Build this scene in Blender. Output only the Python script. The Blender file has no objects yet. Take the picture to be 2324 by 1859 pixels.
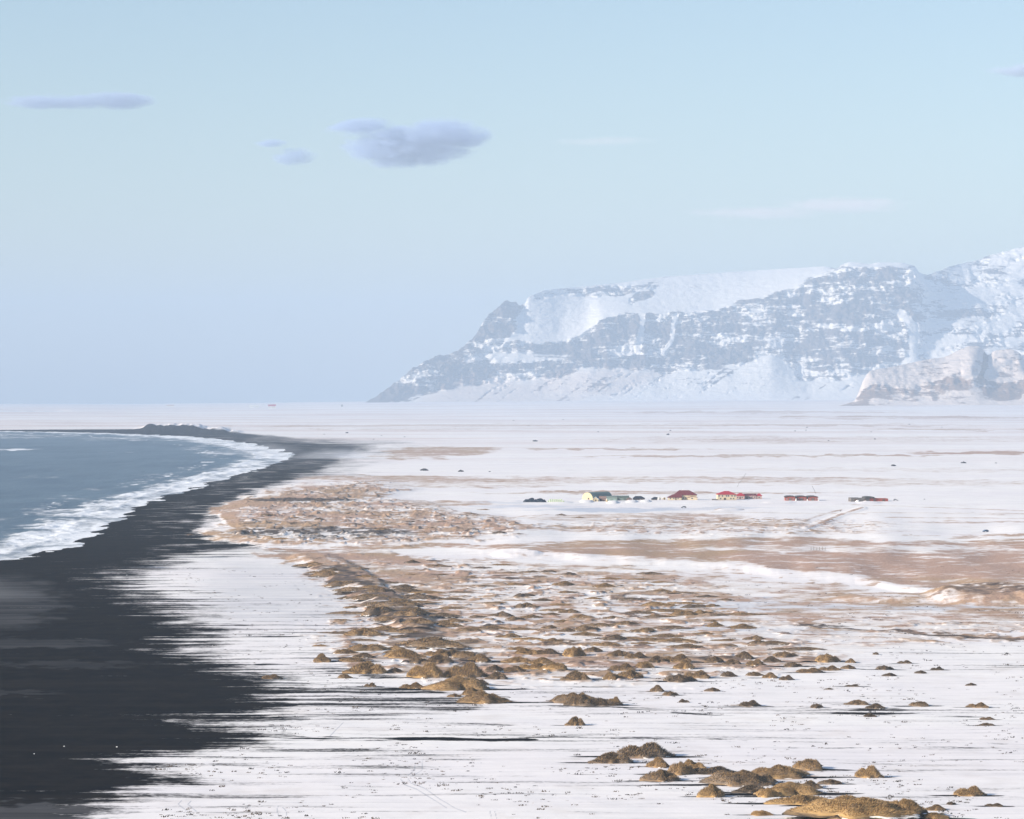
import bpy, math, random
import numpy as np
from mathutils import Vector, Matrix

# ------------------------------------------------------------------ camera, sky, sun, exposure
SC = bpy.context.scene
COL = SC.collection
H = 100.0            # height of the viewpoint above the sea (a headland)
CV = 1.48e7          # twice the refracted earth radius: the sea drops by y^2 / CV
K = 0.36 / 2156.0    # tangent per map unit
EYE = 819.0
CX = 1078.0

cd = bpy.data.cameras.new('camera')
cam = bpy.data.objects.new('camera', cd); COL.objects.link(cam)
cd.sensor_width = 36.0; cd.lens = 100.0
cd.clip_start = 1.0; cd.clip_end = 90000.0
cam.location = (0, 0, H)
cam.rotation_euler = (math.radians(90) - math.atan(43.5 * K), 0, 0)
SC.camera = cam

SUN_EL = math.radians(21.0)
SUN_AZ = math.radians(-112.0)          # measured from +Y (view) towards +X: the sun stands left and a little behind
sd = Vector((math.sin(SUN_AZ) * math.cos(SUN_EL), math.cos(SUN_AZ) * math.cos(SUN_EL), math.sin(SUN_EL)))
W = bpy.data.worlds.new('World'); SC.world = W; W.use_nodes = True
wn = W.node_tree.nodes; wl = W.node_tree.links
bg = wn['Background']
sky = wn.new('ShaderNodeTexSky'); sky.sky_type = 'NISHITA'; sky.sun_disc = False
sky.sun_elevation = SUN_EL; sky.sun_rotation = SUN_AZ
sky.altitude = 0; sky.air_density = 1.0; sky.dust_density = 0.8; sky.ozone_density = 1.5
wl.new(sky.outputs[0], bg.inputs[0]); bg.inputs[1].default_value = 0.088
sl = bpy.data.lights.new('sun', 'SUN'); sl.energy = 4.5; sl.angle = math.radians(0.5); sl.color = (1.0, 0.89, 0.75)
so = bpy.data.objects.new('sun', sl); COL.objects.link(so)
so.rotation_euler = sd.to_track_quat('Z', 'Y').to_euler()
SC.view_settings.view_transform = 'Standard'; SC.view_settings.look = 'None'
SC.view_settings.gamma = 1.0; SC.view_settings.use_curve_mapping = False
SC.view_settings.exposure = 0.98
SC.cycles.max_bounces = 6; SC.cycles.diffuse_bounces = 3; SC.cycles.volume_bounces = 1
SC.cycles.transparent_max_bounces = 12
SC.cycles.sample_clamp_indirect = 3.0

# ------------------------------------------------------------------ numbers
random.seed(7)
_rng = np.random.RandomState(11)
_perm = _rng.permutation(4096).astype(np.int64)
_ang = _rng.rand(4096) * 2 * np.pi
_gx, _gy = np.cos(_ang), np.sin(_ang)


def perlin(x, y, seed=0):
    x = np.asarray(x, float) + seed * 17.31; y = np.asarray(y, float) - seed * 9.77
    xi = np.floor(x).astype(np.int64); yi = np.floor(y).astype(np.int64)
    fx = x - xi; fy = y - yi
    def g(ix, iy, dx, dy):
        h = _perm[(_perm[ix & 4095] + iy + seed * 131) & 4095]
        return _gx[h] * dx + _gy[h] * dy
    u = fx * fx * fx * (fx * (fx * 6 - 15) + 10); v = fy * fy * fy * (fy * (fy * 6 - 15) + 10)
    a = g(xi, yi, fx, fy); b = g(xi + 1, yi, fx - 1, fy)
    c = g(xi, yi + 1, fx, fy - 1); d = g(xi + 1, yi + 1, fx - 1, fy - 1)
    return ((a + (b - a) * u) * (1 - v) + (c + (d - c) * u) * v) * 1.5


def fbm(x, y, octv=4, seed=0, gain=0.5):
    s = 0; a = 1.0; f = 1.0; t = 0
    for i in range(octv):
        s = s + a * perlin(x * f, y * f, seed + i); t += a; a *= gain; f *= 2.03
    return s / t * 1.6


def ridged(x, y, octv=4, seed=0):
    s = 0; a = 1.0; f = 1.0; t = 0
    for i in range(octv):
        s = s + a * (1 - np.abs(perlin(x * f, y * f, seed + i)) * 2); t += a; a *= 0.5; f *= 2.07
    return s / t


def sstep(a, b, x):
    t = np.clip((x - a) / (b - a), 0, 1)
    return t * t * (3 - 2 * t)


def world_of(u, v):
    """map position (bearing u, dip v as surveyed) -> x, y on the sea-level plain"""
    s = (np.asarray(v, float) - EYE) * K
    disc = np.maximum(s * s - 4 * H / CV, 0)
    y = (s - np.sqrt(disc)) * CV / 2
    return (np.asarray(u, float) - CX) * K * y, y


def map_of(x, y):
    return CX + x / y / K, EYE + (H / y + y / CV) / K


def seg_dist(px, py, pts):
    best = np.full(np.shape(px), 1e12)
    for (ax, ay), (bx, by) in zip(pts[:-1], pts[1:]):
        dx, dy = bx - ax, by - ay
        t = np.clip(((px - ax) * dx + (py - ay) * dy) / (dx * dx + dy * dy + 1e-9), 0, 1)
        d = (px - ax - t * dx) ** 2 + (py - ay - t * dy) ** 2
        best = np.minimum(best, d)
    return np.sqrt(best)


def in_poly(px, py, pts):
    c = np.zeros(np.shape(px), bool)
    n = len(pts)
    for i in range(n):
        x1, y1 = pts[i]; x2, y2 = pts[(i + 1) % n]
        if y1 == y2: continue
        cond = ((y1 > py) != (y2 > py)) & (px < (x2 - x1) * (py - y1) / (y2 - y1) + x1)
        c ^= cond
    return c


def poly_mask(u, v, pts, soft, aspect=4.0):
    """1 inside the outline, fading over soft (units of v; u counts 1/aspect)"""
    pts2 = [(a / aspect, b) for a, b in pts]
    uu = u / aspect
    out = np.zeros(u.shape)
    xs = [p[0] for p in pts2]; ys = [p[1] for p in pts2]
    m = (uu > min(xs) - soft) & (uu < max(xs) + soft) & (v > min(ys) - soft) & (v < max(ys) + soft)
    if not m.any(): return out
    a, b = uu[m], v[m]
    d = seg_dist(a, b, pts2 + pts2[:1])
    s = np.where(in_poly(a, b, pts2), d, -d)
    out[m] = sstep(-soft, soft, s)
    return out


def line_mask(u, v, pts, rad, aspect=4.0):
    pts2 = [(a / aspect, b) for a, b in pts]
    uu = u / aspect
    out = np.zeros(u.shape)
    xs = [p[0] for p in pts2]; ys = [p[1] for p in pts2]
    m = (uu > min(xs) - rad) & (uu < max(xs) + rad) & (v > min(ys) - rad) & (v < max(ys) + rad)
    if not m.any(): return out
    d = seg_dist(uu[m], v[m], pts2)
    out[m] = 1 - sstep(rad * 0.35, rad, d)
    return out


def ell(u, v, uc, vc, ru, rv):
    return 1 - sstep(0.55, 1.0, np.sqrt(((u - uc) / ru) ** 2 + ((v - vc) / rv) ** 2))


# ------------------------------------------------------------------ surveyed outlines
COAST = [(-900, 1420), (-400, 1262), (-150, 1212), (0, 1181), (60, 1168), (140, 1148), (190, 1125), (215, 1102), (262, 1082), (300, 1062), (345, 1043), (425, 1020), (500, 1000),
         (560, 982), (600, 968), (606, 957), (580, 947), (540, 938), (470, 927), (400, 920), (300, 915), (180, 911),
         (0, 908), (-300, 905), (-1500, 899), (-4000, 894)]
cw = [tuple(float(q) for q in world_of(*p)) for p in COAST]
cx_, cy_ = cw[-1]
SEA_POLY = cw + [(-60000, cy_), (-60000, 100.0), (cw[0][0], 60.0)]


def coast_sd(x, y):
    """metres inland (+) or out to sea (-)"""
    d = seg_dist(x, y, cw)
    return np.where(in_poly(x, y, SEA_POLY), -d, d)


SAND = [(-1500, 1425), (-1500, 880), (0, 905), (330, 896), (440, 908), (560, 917), (700, 929), (790, 934), (775, 948), (745, 962), (720, 980), (680, 993), (640, 1003), (560, 1036), (520, 1060),
        (478, 1078), (440, 1108), (436, 1125), (480, 1150), (560, 1158), (420, 1172), (340, 1195), (300, 1225), (380, 1262),
        (420, 1290), (470, 1330), (420, 1365), (520, 1400), (600, 1425), (620, 1460), (640, 1495), (600, 1515), (440, 1520), (600, 1545), (560, 1565), (400, 1585),
        (330, 1610), (380, 1650), (300, 1668), (230, 1700), (190, 1760), (120, 2000), (50, 2600), (-1500, 2600)]
PENINSULA = [(540, 1040), (640, 1022), (790, 1012), (860, 1030), (800, 1048), (900, 1062), (1000, 1085), (1120, 1100),
             (1100, 1125), (980, 1140), (860, 1150), (700, 1150), (560, 1150), (490, 1138), (442, 1130), (436, 1118), (480, 1110), (465, 1082), (500, 1062)]
PLATEAU = [(960, 1152), (1050, 1146), (1300, 1138), (1700, 1128), (1850, 1142), (2156, 1135), (2900, 1130), (2900, 1260),
           (2156, 1240), (1930, 1238), (1800, 1212), (1640, 1201), (1550, 1187), (1300, 1172), (1110, 1166)]
LIP = [(940, 1153), (1110, 1160), (1300, 1174), (1440, 1180), (1550, 1188), (1640, 1201), (1800, 1213), (1930, 1240), (2156, 1262), (2900, 1300)]
HUMFIELD = [(600, 1165), (760, 1160), (950, 1180), (1150, 1200), (1350, 1205), (1500, 1240), (1560, 1290), (1640, 1340), (1760, 1390),
            (1600, 1420), (1400, 1440), (1100, 1440), (850, 1430), (740, 1405), (690, 1340), (720, 1280), (700, 1230)]


def lift(x, y, u, v, sdc):
    """the broad relief: beach, grassy headland, terrace, rise inland"""
    z = np.where(sdc < 0, 0.0, 2.6 * (1 - np.exp(-np.maximum(sdc, 0) / 70.0)) + np.maximum(sdc, 0) * 0.0004)
    z = z + 2.4 * poly_mask(u, v, PENINSULA, 9, 5.0)
    lipd = v + 2.0 * fbm(u / 110, v / 60, 3, 81) + 0.7 * fbm(u / 34, v / 30, 3, 82) - np.interp(u, [p[0] for p in LIP], [p[1] for p in LIP])
    z = z + 3.0 * (.75 + .5 * fbm(u / 160, v / 60, 2, 83)) * sstep(20, -4, lipd) * sstep(850, 1150, u) * sstep(1010, 1140, v)
    return z + sstep(9000, 20500, y) * np.interp(u, [300, 760, 1200, 1800, 2156, 2900], [0, 22, 34, 44, 52, 60])


def fields(x, y):
    """height and cover of the plain, as functions of the place"""
    u0, v0 = map_of(x, y)
    sdc = coast_sd(x, y)
    vf = v0
    for _ in range(2):
        v0 = vf - lift(x, y, u0, v0, sdc) / (y * K)
    far = np.clip((y - 600) / 4000, 0, 1)
    # ragged outlines
    n1 = fbm(u0 / 60, v0 / 9, 4, 3); n2 = fbm(u0 / 60, v0 / 7, 4, 23)
    u = u0 + 55 * n1; v = v0 + 3.5 * n2
    sand = poly_mask(u + 40 * fbm(u0 / 200, v0 / 12, 3, 27), v, SAND, 40, 7.0)
    beyond = sstep(930, 905, v0)
    sand = sand * (1 - beyond) + beyond * poly_mask(u0 + 20 * n1, v0 + 1.0 * n2, SAND, 3, 6.0)
    sand = np.where(v0 > 1250, np.maximum(sand, 0), sand)
    pen = poly_mask(u, v, PENINSULA, 7, 5.0)
    sand = np.maximum(sand, .95 * poly_mask(u0, v0, [(240, 1180), (300, 1075), (560, 985), (600, 950), (560, 930), (700, 930), (775, 936), (745, 958), (690, 990), (545, 1035), (470, 1062), (428, 1115), (445, 1135), (560, 1149), (520, 1157), (430, 1163), (350, 1182)], 7, 5.0) * (.85 + .3 * fbm(u0 / 70, v0 / 4, 3, 39)))
    pen = np.maximum(pen, np.maximum(line_mask(u0, v0, [(452, 1122), (490, 1132), (550, 1141)], 8, 4.0), line_mask(u0, v0, [(490, 1066), (480, 1086), (500, 1108)], 9, 3.0)))
    sand = sand * (1 - pen)
    stm = fbm(u0 / 170, v0 / 5.0, 4, 29)
    # dark wind streaks over the snow
    for pts, r, a in [
        ([(420, 1545), (560, 1549), (640, 1555), (900, 1556), (1100, 1558)], 5.5, 0.98), ([(1000, 1556), (1180, 1552), (1560, 1560)], 3.0, 0.66), ([(1400, 1559), (2300, 1568)], 2.2, 0.5),
        ([(480, 1523), (640, 1512), (820, 1520), (1000, 1524), (1100, 1530)], 3.0, 0.5),
        ([(1000, 1486), (1300, 1490), (1500, 1506), (1700, 1512)], 3.0, 0.62),
        ([(1780, 1503), (1900, 1506), (2040, 1512), (2090, 1512)], 6.0, 0.62),
        ([(1820, 1497), (1880, 1497)], 5, 0.6), ([(600, 1448), (760, 1462), (900, 1456), (1060, 1470)], 4, 0.7),
        ([(420, 1430), (700, 1440), (860, 1430)], 6, 0.62), ([(540, 1478), (700, 1486), (900, 1482)], 4, 0.55),
        ([(900, 1576), (1300, 1580), (1600, 1590)], 3, 0.4), ([(1600, 1573), (1950, 1574), (2156, 1577)], 3.0, 0.62),
        ([(420, 1365), (600, 1374), (760, 1392), (840, 1400)], 6, 0.6), ([(350, 1268), (640, 1275), (780, 1283)], 3, 0.45),
        ([(480, 1335), (600, 1340), (740, 1352)], 5, 0.55), ([(1230, 1586), (1400, 1598), (1700, 1618), (1880, 1640)], 7, 0.42),
        ([(1340, 1640), (1560, 1660), (1660, 1672)], 7, 0.5), ([(560, 1400), (720, 1412), (860, 1432)], 7, 0.7),
        ([(1930, 1620), (2300, 1632)], 5, 0.25), ([(320, 1604), (640, 1600), (1000, 1612)], 3, 0.42),
        ([(640, 1265), (900, 1268), (1300, 1272)], 2, 0.35)]:
        sand = np.maximum(sand, a * line_mask(u0 + 14 * n1, v0 + 1.6 * n2, pts, r, 9.0) * (0.72 + 0.55 * stm))
    sand = np.maximum(sand, 0.42 * ell(u, v, 700, 1600, 420, 34))
    sand = np.maximum(sand, 0.50 * ell(u, v, 760, 1480, 400, 46))
    sand = np.maximum(sand, 0.44 * ell(u, v, 640, 1395, 240, 40))
    sand = np.maximum(sand, 0.34 * ell(u, v, 700, 1340, 300, 80))
    sand = np.maximum(sand, 0.24 * ell(u, v, 1200, 1520, 900, 90))
    sand = np.maximum(sand, 0.22 * ell(u, v, 2000, 1640, 700, 90))
    sand = np.maximum(sand, 0.21 * sstep(1180, 1350, v0))
    sand = np.where(v0 < 905, np.minimum(sand, 0.9 * line_mask(u0, v0, [(-1500, 904), (0, 906), (330, 905)], 1.5, 9) + .9 * line_mask(u0, v0, [(330, 904), (480, 906)], 3.0, 9)), sand)
    # grass cover
    g = (0.60 + 0.30 * fbm(u0 / 45, v0 / 7.0, 3, 35)) * poly_mask(u, v, PENINSULA, 9, 5.0)
    g = np.maximum(g, (0.72 + 0.26 * fbm(u0 / 90, v0 / 5.0, 3, 33)) * poly_mask(u, v, PLATEAU, 5, 6.0) * (1 - 0.42 * ell(u, v, 1800, 1155, 420, 9)))
    g = np.maximum(g, (0.42 + .2 * fbm(u0 / 120, v0 / 10, 3, 37)) * poly_mask(u, v, HUMFIELD, 22, 5.0))
    g = np.maximum(g, (0.38 + .2 * fbm(u0 / 150, v0 / 8, 3, 38)) * ell(u, v, 1600, 1260, 900, 150) + .08 * ell(u, v, 1900, 1290, 500, 90))
    g = np.maximum(g, .55 * ell(u, v, 1500, 1385, 380, 34) + .0)
    g = np.maximum(g, .5 * ell(u, v, 1100, 1400, 420, 30))
    for pts, r, a in [
        ([(600, 1162), (700, 1158), (850, 1152), (960, 1149)], 7, 0.72), ([(436, 1124), (470, 1134), (520, 1142)], 6, 0.8), ([(470, 1078), (520, 1060), (600, 1048)], 9, 0.8),
        ([(600, 1166), (660, 1172), (740, 1170), (860, 1182)], 16, 0.8),
        ([(660, 1178), (720, 1205), (770, 1238), (800, 1262)], 15, 0.85),
        ([(740, 1180), (860, 1205), (930, 1240)], 18, 0.62),
        ([(800, 1270), (870, 1300), (900, 1330)], 18, 0.66), ([(900, 1330), (980, 1380), (1060, 1420)], 16, 0.6),
        ([(780, 1258), (840, 1275), (870, 1290)], 14, 0.5),
        ([(1020, 1180), (1180, 1196), (1360, 1196)], 9, 0.62), ([(1140, 1222), (1280, 1240), (1400, 1250), (1500, 1256)], 12, 0.7),
        ([(1220, 1206), (1420, 1222), (1500, 1240)], 9, 0.66), ([(1640, 1245), (1860, 1256), (2000, 1262)], 6, 0.68),
        ([(1690, 1306), (1700, 1315), (1760, 1324), (1900, 1330), (2000, 1338), (2156, 1346)], 6, 0.78),
        ([(1690, 1304), (1760, 1296), (1900, 1290)], 6, 0.5), ([(1640, 1268), (1900, 1272), (2100, 1275)], 3, 0.6),
        ([(1000, 1395), (1150, 1400), (1300, 1405)], 8, 0.62), ([(1150, 1392), (1250, 1388)], 7, 0.6)]:
        g = np.maximum(g, a * line_mask(u, v, pts, r, 6.0))
    g = np.maximum(g, (0.72 + .3 * fbm(u0 / 25, v0 / 4, 3, 87)) * poly_mask(u, v, [(1950, 1262), (1985, 1243), (2050, 1236), (2130, 1232), (2200, 1240), (2500, 1262), (2300, 1275), (2100, 1273)], 4, 6))
    g = np.maximum(g, 0.62 * poly_mask(u, v, [(1900, 1290), (2050, 1284), (2900, 1270), (2900, 1350), (2156, 1332), (2000, 1322)], 7, 6))
    g = np.maximum(g, 0.95 * poly_mask(u, v, [(1700, 1722), (1760, 1706), (1860, 1700), (1950, 1712), (2000, 1728), (2060, 1800), (1700, 1800)], 4, 6))
    g = np.maximum(g, 0.5 * ell(u, v, 1820, 1357, 90, 4))
    # far strips, half buried
    for uc, vc, ru, rv, a in [(930, 950, 150, 14, .56), (860, 958, 90, 12, .5), (760, 1006, 240, 7, .48), (1000, 1022, 260, 8, .34), (1330, 1012, 900, 9, .36),
                              (1900, 1018, 400, 10, .3), (2090, 954, 230, 4.5, .62), (1750, 960, 330, 3, .5), (1450, 962, 320, 3, .42), (1300, 946, 260, 2.5, .42),
                              (1350, 1090, 320, 13, .50), (1500, 1105, 300, 12, .55), (1240, 1112, 160, 10, .50), (1700, 1120, 300, 8, .36),
                              (2000, 1100, 220, 4, .42), (2100, 1082, 160, 3, .38), (2030, 1132, 60, 3, .6), (1950, 1128, 60, 2.5, .6), (2100, 1127, 90, 3, .55),
                              (1900, 990, 600, 6, .22), (620, 1052, 130, 6, .9), (850, 1060, 280, 9, .55), (1640, 868, 420, 3, .3), (1900, 880, 500, 4, .3),
                              (1000, 900, 700, 8, .22), (1700, 925, 700, 10, .22), (1400, 1038, 500, 4, .42), (1240, 1034, 160, 2, .6), (1400, 895, 900, 4, .27), (2000, 905, 300, 3, .33)]:
        g = np.maximum(g, (a + .10 * (vc < 1060)) * ell(u, v, uc, vc, ru, rv))
    g = np.maximum(g, 0.5 * line_mask(u0, v0, [(1655, 1113), (1720, 1088), (1770, 1074)], 2.4, 3.0) * 1.0)
    g = np.maximum(g, 0.62 * line_mask(u0, v0, [(1700, 1115), (1770, 1086), (1815, 1071)], 2.4, 3.0) * 1.0)
    g = np.maximum(g, 0.8 * line_mask(u0, v0, [(1508, 1074), (1530, 1071), (1562, 1073)], 1.6, 6.0))
    for (a1, b1, a2, b2) in [(1800, 1063, 2156, 1076), (1830, 1080, 2156, 1083), (1870, 1090, 2156, 1092), (1500, 1079, 1820, 1083)]:
        g = np.maximum(g, 0.44 * line_mask(u0, v0, [(a1, b1), (a2, b2)], 1.8, 8.0))
    g = np.maximum(g, .8 * np.maximum(line_mask(u0, v0, [(452, 1122), (490, 1132), (550, 1141)], 8, 4.0), line_mask(u0, v0, [(490, 1066), (480, 1086), (500, 1108)], 9, 3.0)))
    # snow banks that stay clean
    bank = line_mask(u, v, [(1000, 1163), (1110, 1176), (1330, 1184), (1550, 1202), (1640, 1214), (1800, 1228), (1900, 1246)], 12, 7.0) * (.8 + .8 * fbm(u0 / 90, v0 / 40, 2, 84))
    bank = np.clip(bank, 0, 1)
    bank = np.maximum(bank, poly_mask(u0, v0, [(840, 1160), (960, 1154), (1100, 1166), (1040, 1174), (900, 1176)], 3, 6))
    g = g * (1 - 0.95 * bank * sstep(-.55, -.05, fbm(u0 / 40, v0 / 5, 4, 86)))
    g = g * (1 - sstep(0.5, 0.8, sand) * 0.9)
    g = g * sstep(0, 30, sdc)
    # redder heath or paler straw
    tone = 0.5 + 0.5 * fbm(u0 / 150, v0 / 20, 3, 41)
    tone = tone + 0.8 * ell(u, v, 1950, 1180, 480, 45) + 0.4 * ell(u0, v0, 2000, 954, 400, 8) + 0.9 * ell(u0, v0, 1820, 1357, 120, 8) - 0.9 * sstep(1640, 1700, v0) \
        - 0.5 * ell(u, v, 560, 1120, 200, 26) + 0.1
    dark = 0.5 * ell(u, v, 2070, 1256, 150, 18) + 0.8 * ell(u0, v0, 640, 1053, 160, 5) + 0.7 * line_mask(u, v, [(1690, 1315), (1900, 1332), (2156, 1348)], 5, 6) \
        + 0.8 * ell(u, v, 700, 1122, 260, 14) + 0.5 * ell(u, v, 1080, 1165, 60, 9) + 0.7 * line_mask(u, v, [(700, 1205), (780, 1250), (880, 1320), (1000, 1400)], 14, 4) \
        + 0.5 * ell(u, v, 1300, 1260, 140, 12)
    # bare wet ice and drifting snow
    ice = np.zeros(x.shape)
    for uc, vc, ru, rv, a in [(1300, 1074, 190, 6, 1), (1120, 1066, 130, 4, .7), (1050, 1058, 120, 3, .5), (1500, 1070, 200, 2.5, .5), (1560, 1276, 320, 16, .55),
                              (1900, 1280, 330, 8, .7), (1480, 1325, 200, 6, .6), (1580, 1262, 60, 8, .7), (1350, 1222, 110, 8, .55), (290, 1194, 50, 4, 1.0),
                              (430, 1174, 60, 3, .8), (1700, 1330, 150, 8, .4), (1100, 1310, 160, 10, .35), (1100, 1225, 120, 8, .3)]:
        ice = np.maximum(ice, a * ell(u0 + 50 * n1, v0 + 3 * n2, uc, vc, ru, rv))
    veil = 0.55 * ell(u0 + 60 * n1, v0 + 10 * n2, -10, 1270, 170, 70) + 0.45 * ell(u0 + 90 * n1, v0 + 7 * n2, 40, 1355, 230, 12) + 0.35 * ell(u0, v0 + 10 * n2, 20, 1460, 130, 8) \
        + 0.42 * ell(u0 + 30 * n1, v0 + 8 * n2, 700, 965, 130, 34) + 0.3 * ell(u0 + 90 * n1, v0 + 8 * n2, 140, 1400, 200, 9) + 0.7 * ell(u0 + 160 * n1, v0 + 14 * n2, 110, 1716, 330, 30)
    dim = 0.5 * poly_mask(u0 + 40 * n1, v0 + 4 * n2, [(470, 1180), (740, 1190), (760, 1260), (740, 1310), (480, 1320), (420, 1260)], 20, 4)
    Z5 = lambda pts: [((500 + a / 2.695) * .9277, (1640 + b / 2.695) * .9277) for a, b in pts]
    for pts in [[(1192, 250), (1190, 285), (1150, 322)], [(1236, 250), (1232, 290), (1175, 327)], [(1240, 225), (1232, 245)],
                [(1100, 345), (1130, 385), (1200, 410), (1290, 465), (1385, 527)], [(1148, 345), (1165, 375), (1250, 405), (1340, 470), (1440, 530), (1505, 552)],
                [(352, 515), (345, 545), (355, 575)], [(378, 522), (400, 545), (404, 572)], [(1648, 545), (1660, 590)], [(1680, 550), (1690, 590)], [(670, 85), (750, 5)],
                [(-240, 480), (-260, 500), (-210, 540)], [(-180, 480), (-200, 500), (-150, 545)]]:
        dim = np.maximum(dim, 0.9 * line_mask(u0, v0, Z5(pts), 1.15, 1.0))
    # ---- height above the curved sea level
    z = np.where(sdc < 0, np.maximum(sdc * 0.05, -4.0), lift(x, y, u0, v0, sdc))
    z = z + 0.25 * fbm(x / 45, y / 45, 4, 51) * sstep(20, 120, sdc) * (y < 9000)
    z = z + 0.9 * fbm(x / 420, y / 700, 3, 61) * sstep(60, 400, sdc) * sstep(1200, 3000, y)
    # hummocky ground where grass binds the sand
    hum = np.maximum(fbm(x / 17, y / 22, 3, 71) + 0.05, 0) ** 1.0
    hf = np.maximum(poly_mask(u, v, HUMFIELD, 24, 5.0), poly_mask(u, v, PENINSULA, 12, 5.0))
    hf = np.maximum(hf, 0.7 * ell(u, v, 1500, 1110, 500, 26) * (v0 > 1075))
    hf = np.maximum(hf, 0.6 * ell(u, v, 1900, 1330, 500, 40)) * (1 - bank)
    kn = sstep(-.02, .42, fbm(x / 9.5, y / 14, 3, 75) + .10 * fbm(x / 60, y / 60, 2, 77))
    z = z + (0.25 + 1.05 * hum) * kn * hf * (1 + .9 * poly_mask(u, v, PENINSULA, 12, 5.0))
    g = np.maximum(g, (0.30 + .52 * kn) * np.minimum(hf * 1.2, 1) * (1 - sstep(0.5, 0.8, sand)))
    dark = np.maximum(dark, .6 * kn * hf * sstep(.1, -.5, fbm(x / 40, y / 60, 3, 79)))
    # the peninsula scarp over the beach, the terrace, the knoll, the dune beyond the bay
    z = z + 2.0 * line_mask(u0 + 10 * n1, v0 + n2, [(660, 1176), (720, 1205), (770, 1238), (820, 1275), (880, 1320)], 15, 4.0)
    z = z + 3.8 * ell(u0 + 10 * n1, v0 + n2, 2080, 1258, 150, 20) + 2.0 * ell(u0, v0, 1900, 1262, 180, 9)
    z = z + 1.6 * ell(u0 + 12 * n1, v0 + n2, 1085, 1168, 60, 9)
    dn = line_mask(u0 + 10 * n1, v0 + 1.2 * n2, [(330, 905), (370, 902), (430, 905), (470, 908)], 8, 6.0)
    z = z + 9.0 * dn * (0.7 + 0.7 * fbm(u0 / 34, v0 / 14, 3, 91))
    z = z + 1.2 * ell(u0, v0, 1535, 1074, 34, 3) + 0.5 * line_mask(u0, v0, [(1700, 1113), (1770, 1086), (1815, 1071)], 5, 3)
    for uc, vc, ru, hh in [(1235, 1056, 16, 1.4), (1290, 1058, 14, 1.6), (1330, 1056, 14, 1.2), (1360, 1055, 12, 1.0), (1180, 1058, 30, .8), (1640, 1058, 40, .8), (1830, 1059, 30, .9)]:
        z = z + hh * ell(u0, v0, uc, vc, ru, 2.5)
    z = z + 1.6 * ell(u, v, 1830, 1722, 150, 18)
    # the plain climbs gently inland towards the mountains
    z = z + 0.55 * ridged(x / 190, y / 380, 3, 97) * sstep(1500, 3500, y) * sstep(60, 400, sdc)
    z = z + 3.0 * fbm(x / 700, y / 1300, 4, 95) * sstep(4000, 9000, y) * sstep(100, 900, sdc)
    # open sea again beyond the far shore; a lagoon behind the spit
    farsea = sstep(24500, 26000, y) * sstep(900, 760, u0)
    z = z * (1 - farsea) - 4 * farsea
    inlet = ell(u0 + 15 * n1, v0 + .6 * n2, 60, 864.5, 125, 3.2)
    return dict(far=sstep(2500, 6500, y), z=z - y * y / CV, sand=sand, grass=g, tone=tone, dark=dark, ice=ice, veil=veil, sdc=sdc, inlet=np.maximum(inlet, farsea), dim=dim, bank=bank)


def land(u, v):
    """where the line of sight (u, v) meets the relief"""
    u = np.atleast_1d(np.asarray(u, float)); v = np.atleast_1d(np.asarray(v, float)); vv = v.copy()
    for _ in range(4):
        x, y = world_of(u, vv)
        z = fields(x, y)['z'] + y * y / CV
        vv = v + np.maximum(z, -1) / (y * K)
    return x, y


def ground_z(x, y):
    return float(fields(np.array([float(x)]), np.array([float(y)]))['z'][0])


# ------------------------------------------------------------------ mesh and node helpers
def link(o, parent=None):
    COL.objects.link(o)
    if parent is not None: o.parent = parent
    return o


def grid_obj(name, X, Y, Z, mat, attrs, keep=None):
    nr, nc = X.shape
    me = bpy.data.meshes.new(name)
    idx = np.arange(nr * nc).reshape(nr, nc)
    q = np.stack([idx[:-1, :-1], idx[:-1, 1:], idx[1:, 1:], idx[1:, :-1]], -1).reshape(-1, 4)
    if keep is not None:
        kk = keep.ravel()
        q = q[kk[q].any(1)]
    used = np.unique(q)
    remap = np.zeros(nr * nc, np.int64); remap[used] = np.arange(len(used))
    q = remap[q]
    co = np.stack([X.ravel(), Y.ravel(), Z.ravel()], -1)[used].astype(np.float32)
    me.vertices.add(len(co)); me.vertices.foreach_set('co', co.ravel())
    me.loops.add(q.size); me.loops.foreach_set('vertex_index', q.ravel().astype(np.int32))
    me.polygons.add(len(q)); me.polygons.foreach_set('loop_start', np.arange(0, q.size, 4, dtype=np.int32))
    me.update(calc_edges=True)
    me.polygons.foreach_set('use_smooth', np.ones(len(q), bool))
    for k, a in attrs.items():
        at = me.attributes.new(k, 'FLOAT', 'POINT')
        at.data.foreach_set('value', a.ravel()[used].astype(np.float32))
    me.materials.append(mat)
    return link(bpy.data.objects.new(name, me))


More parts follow.
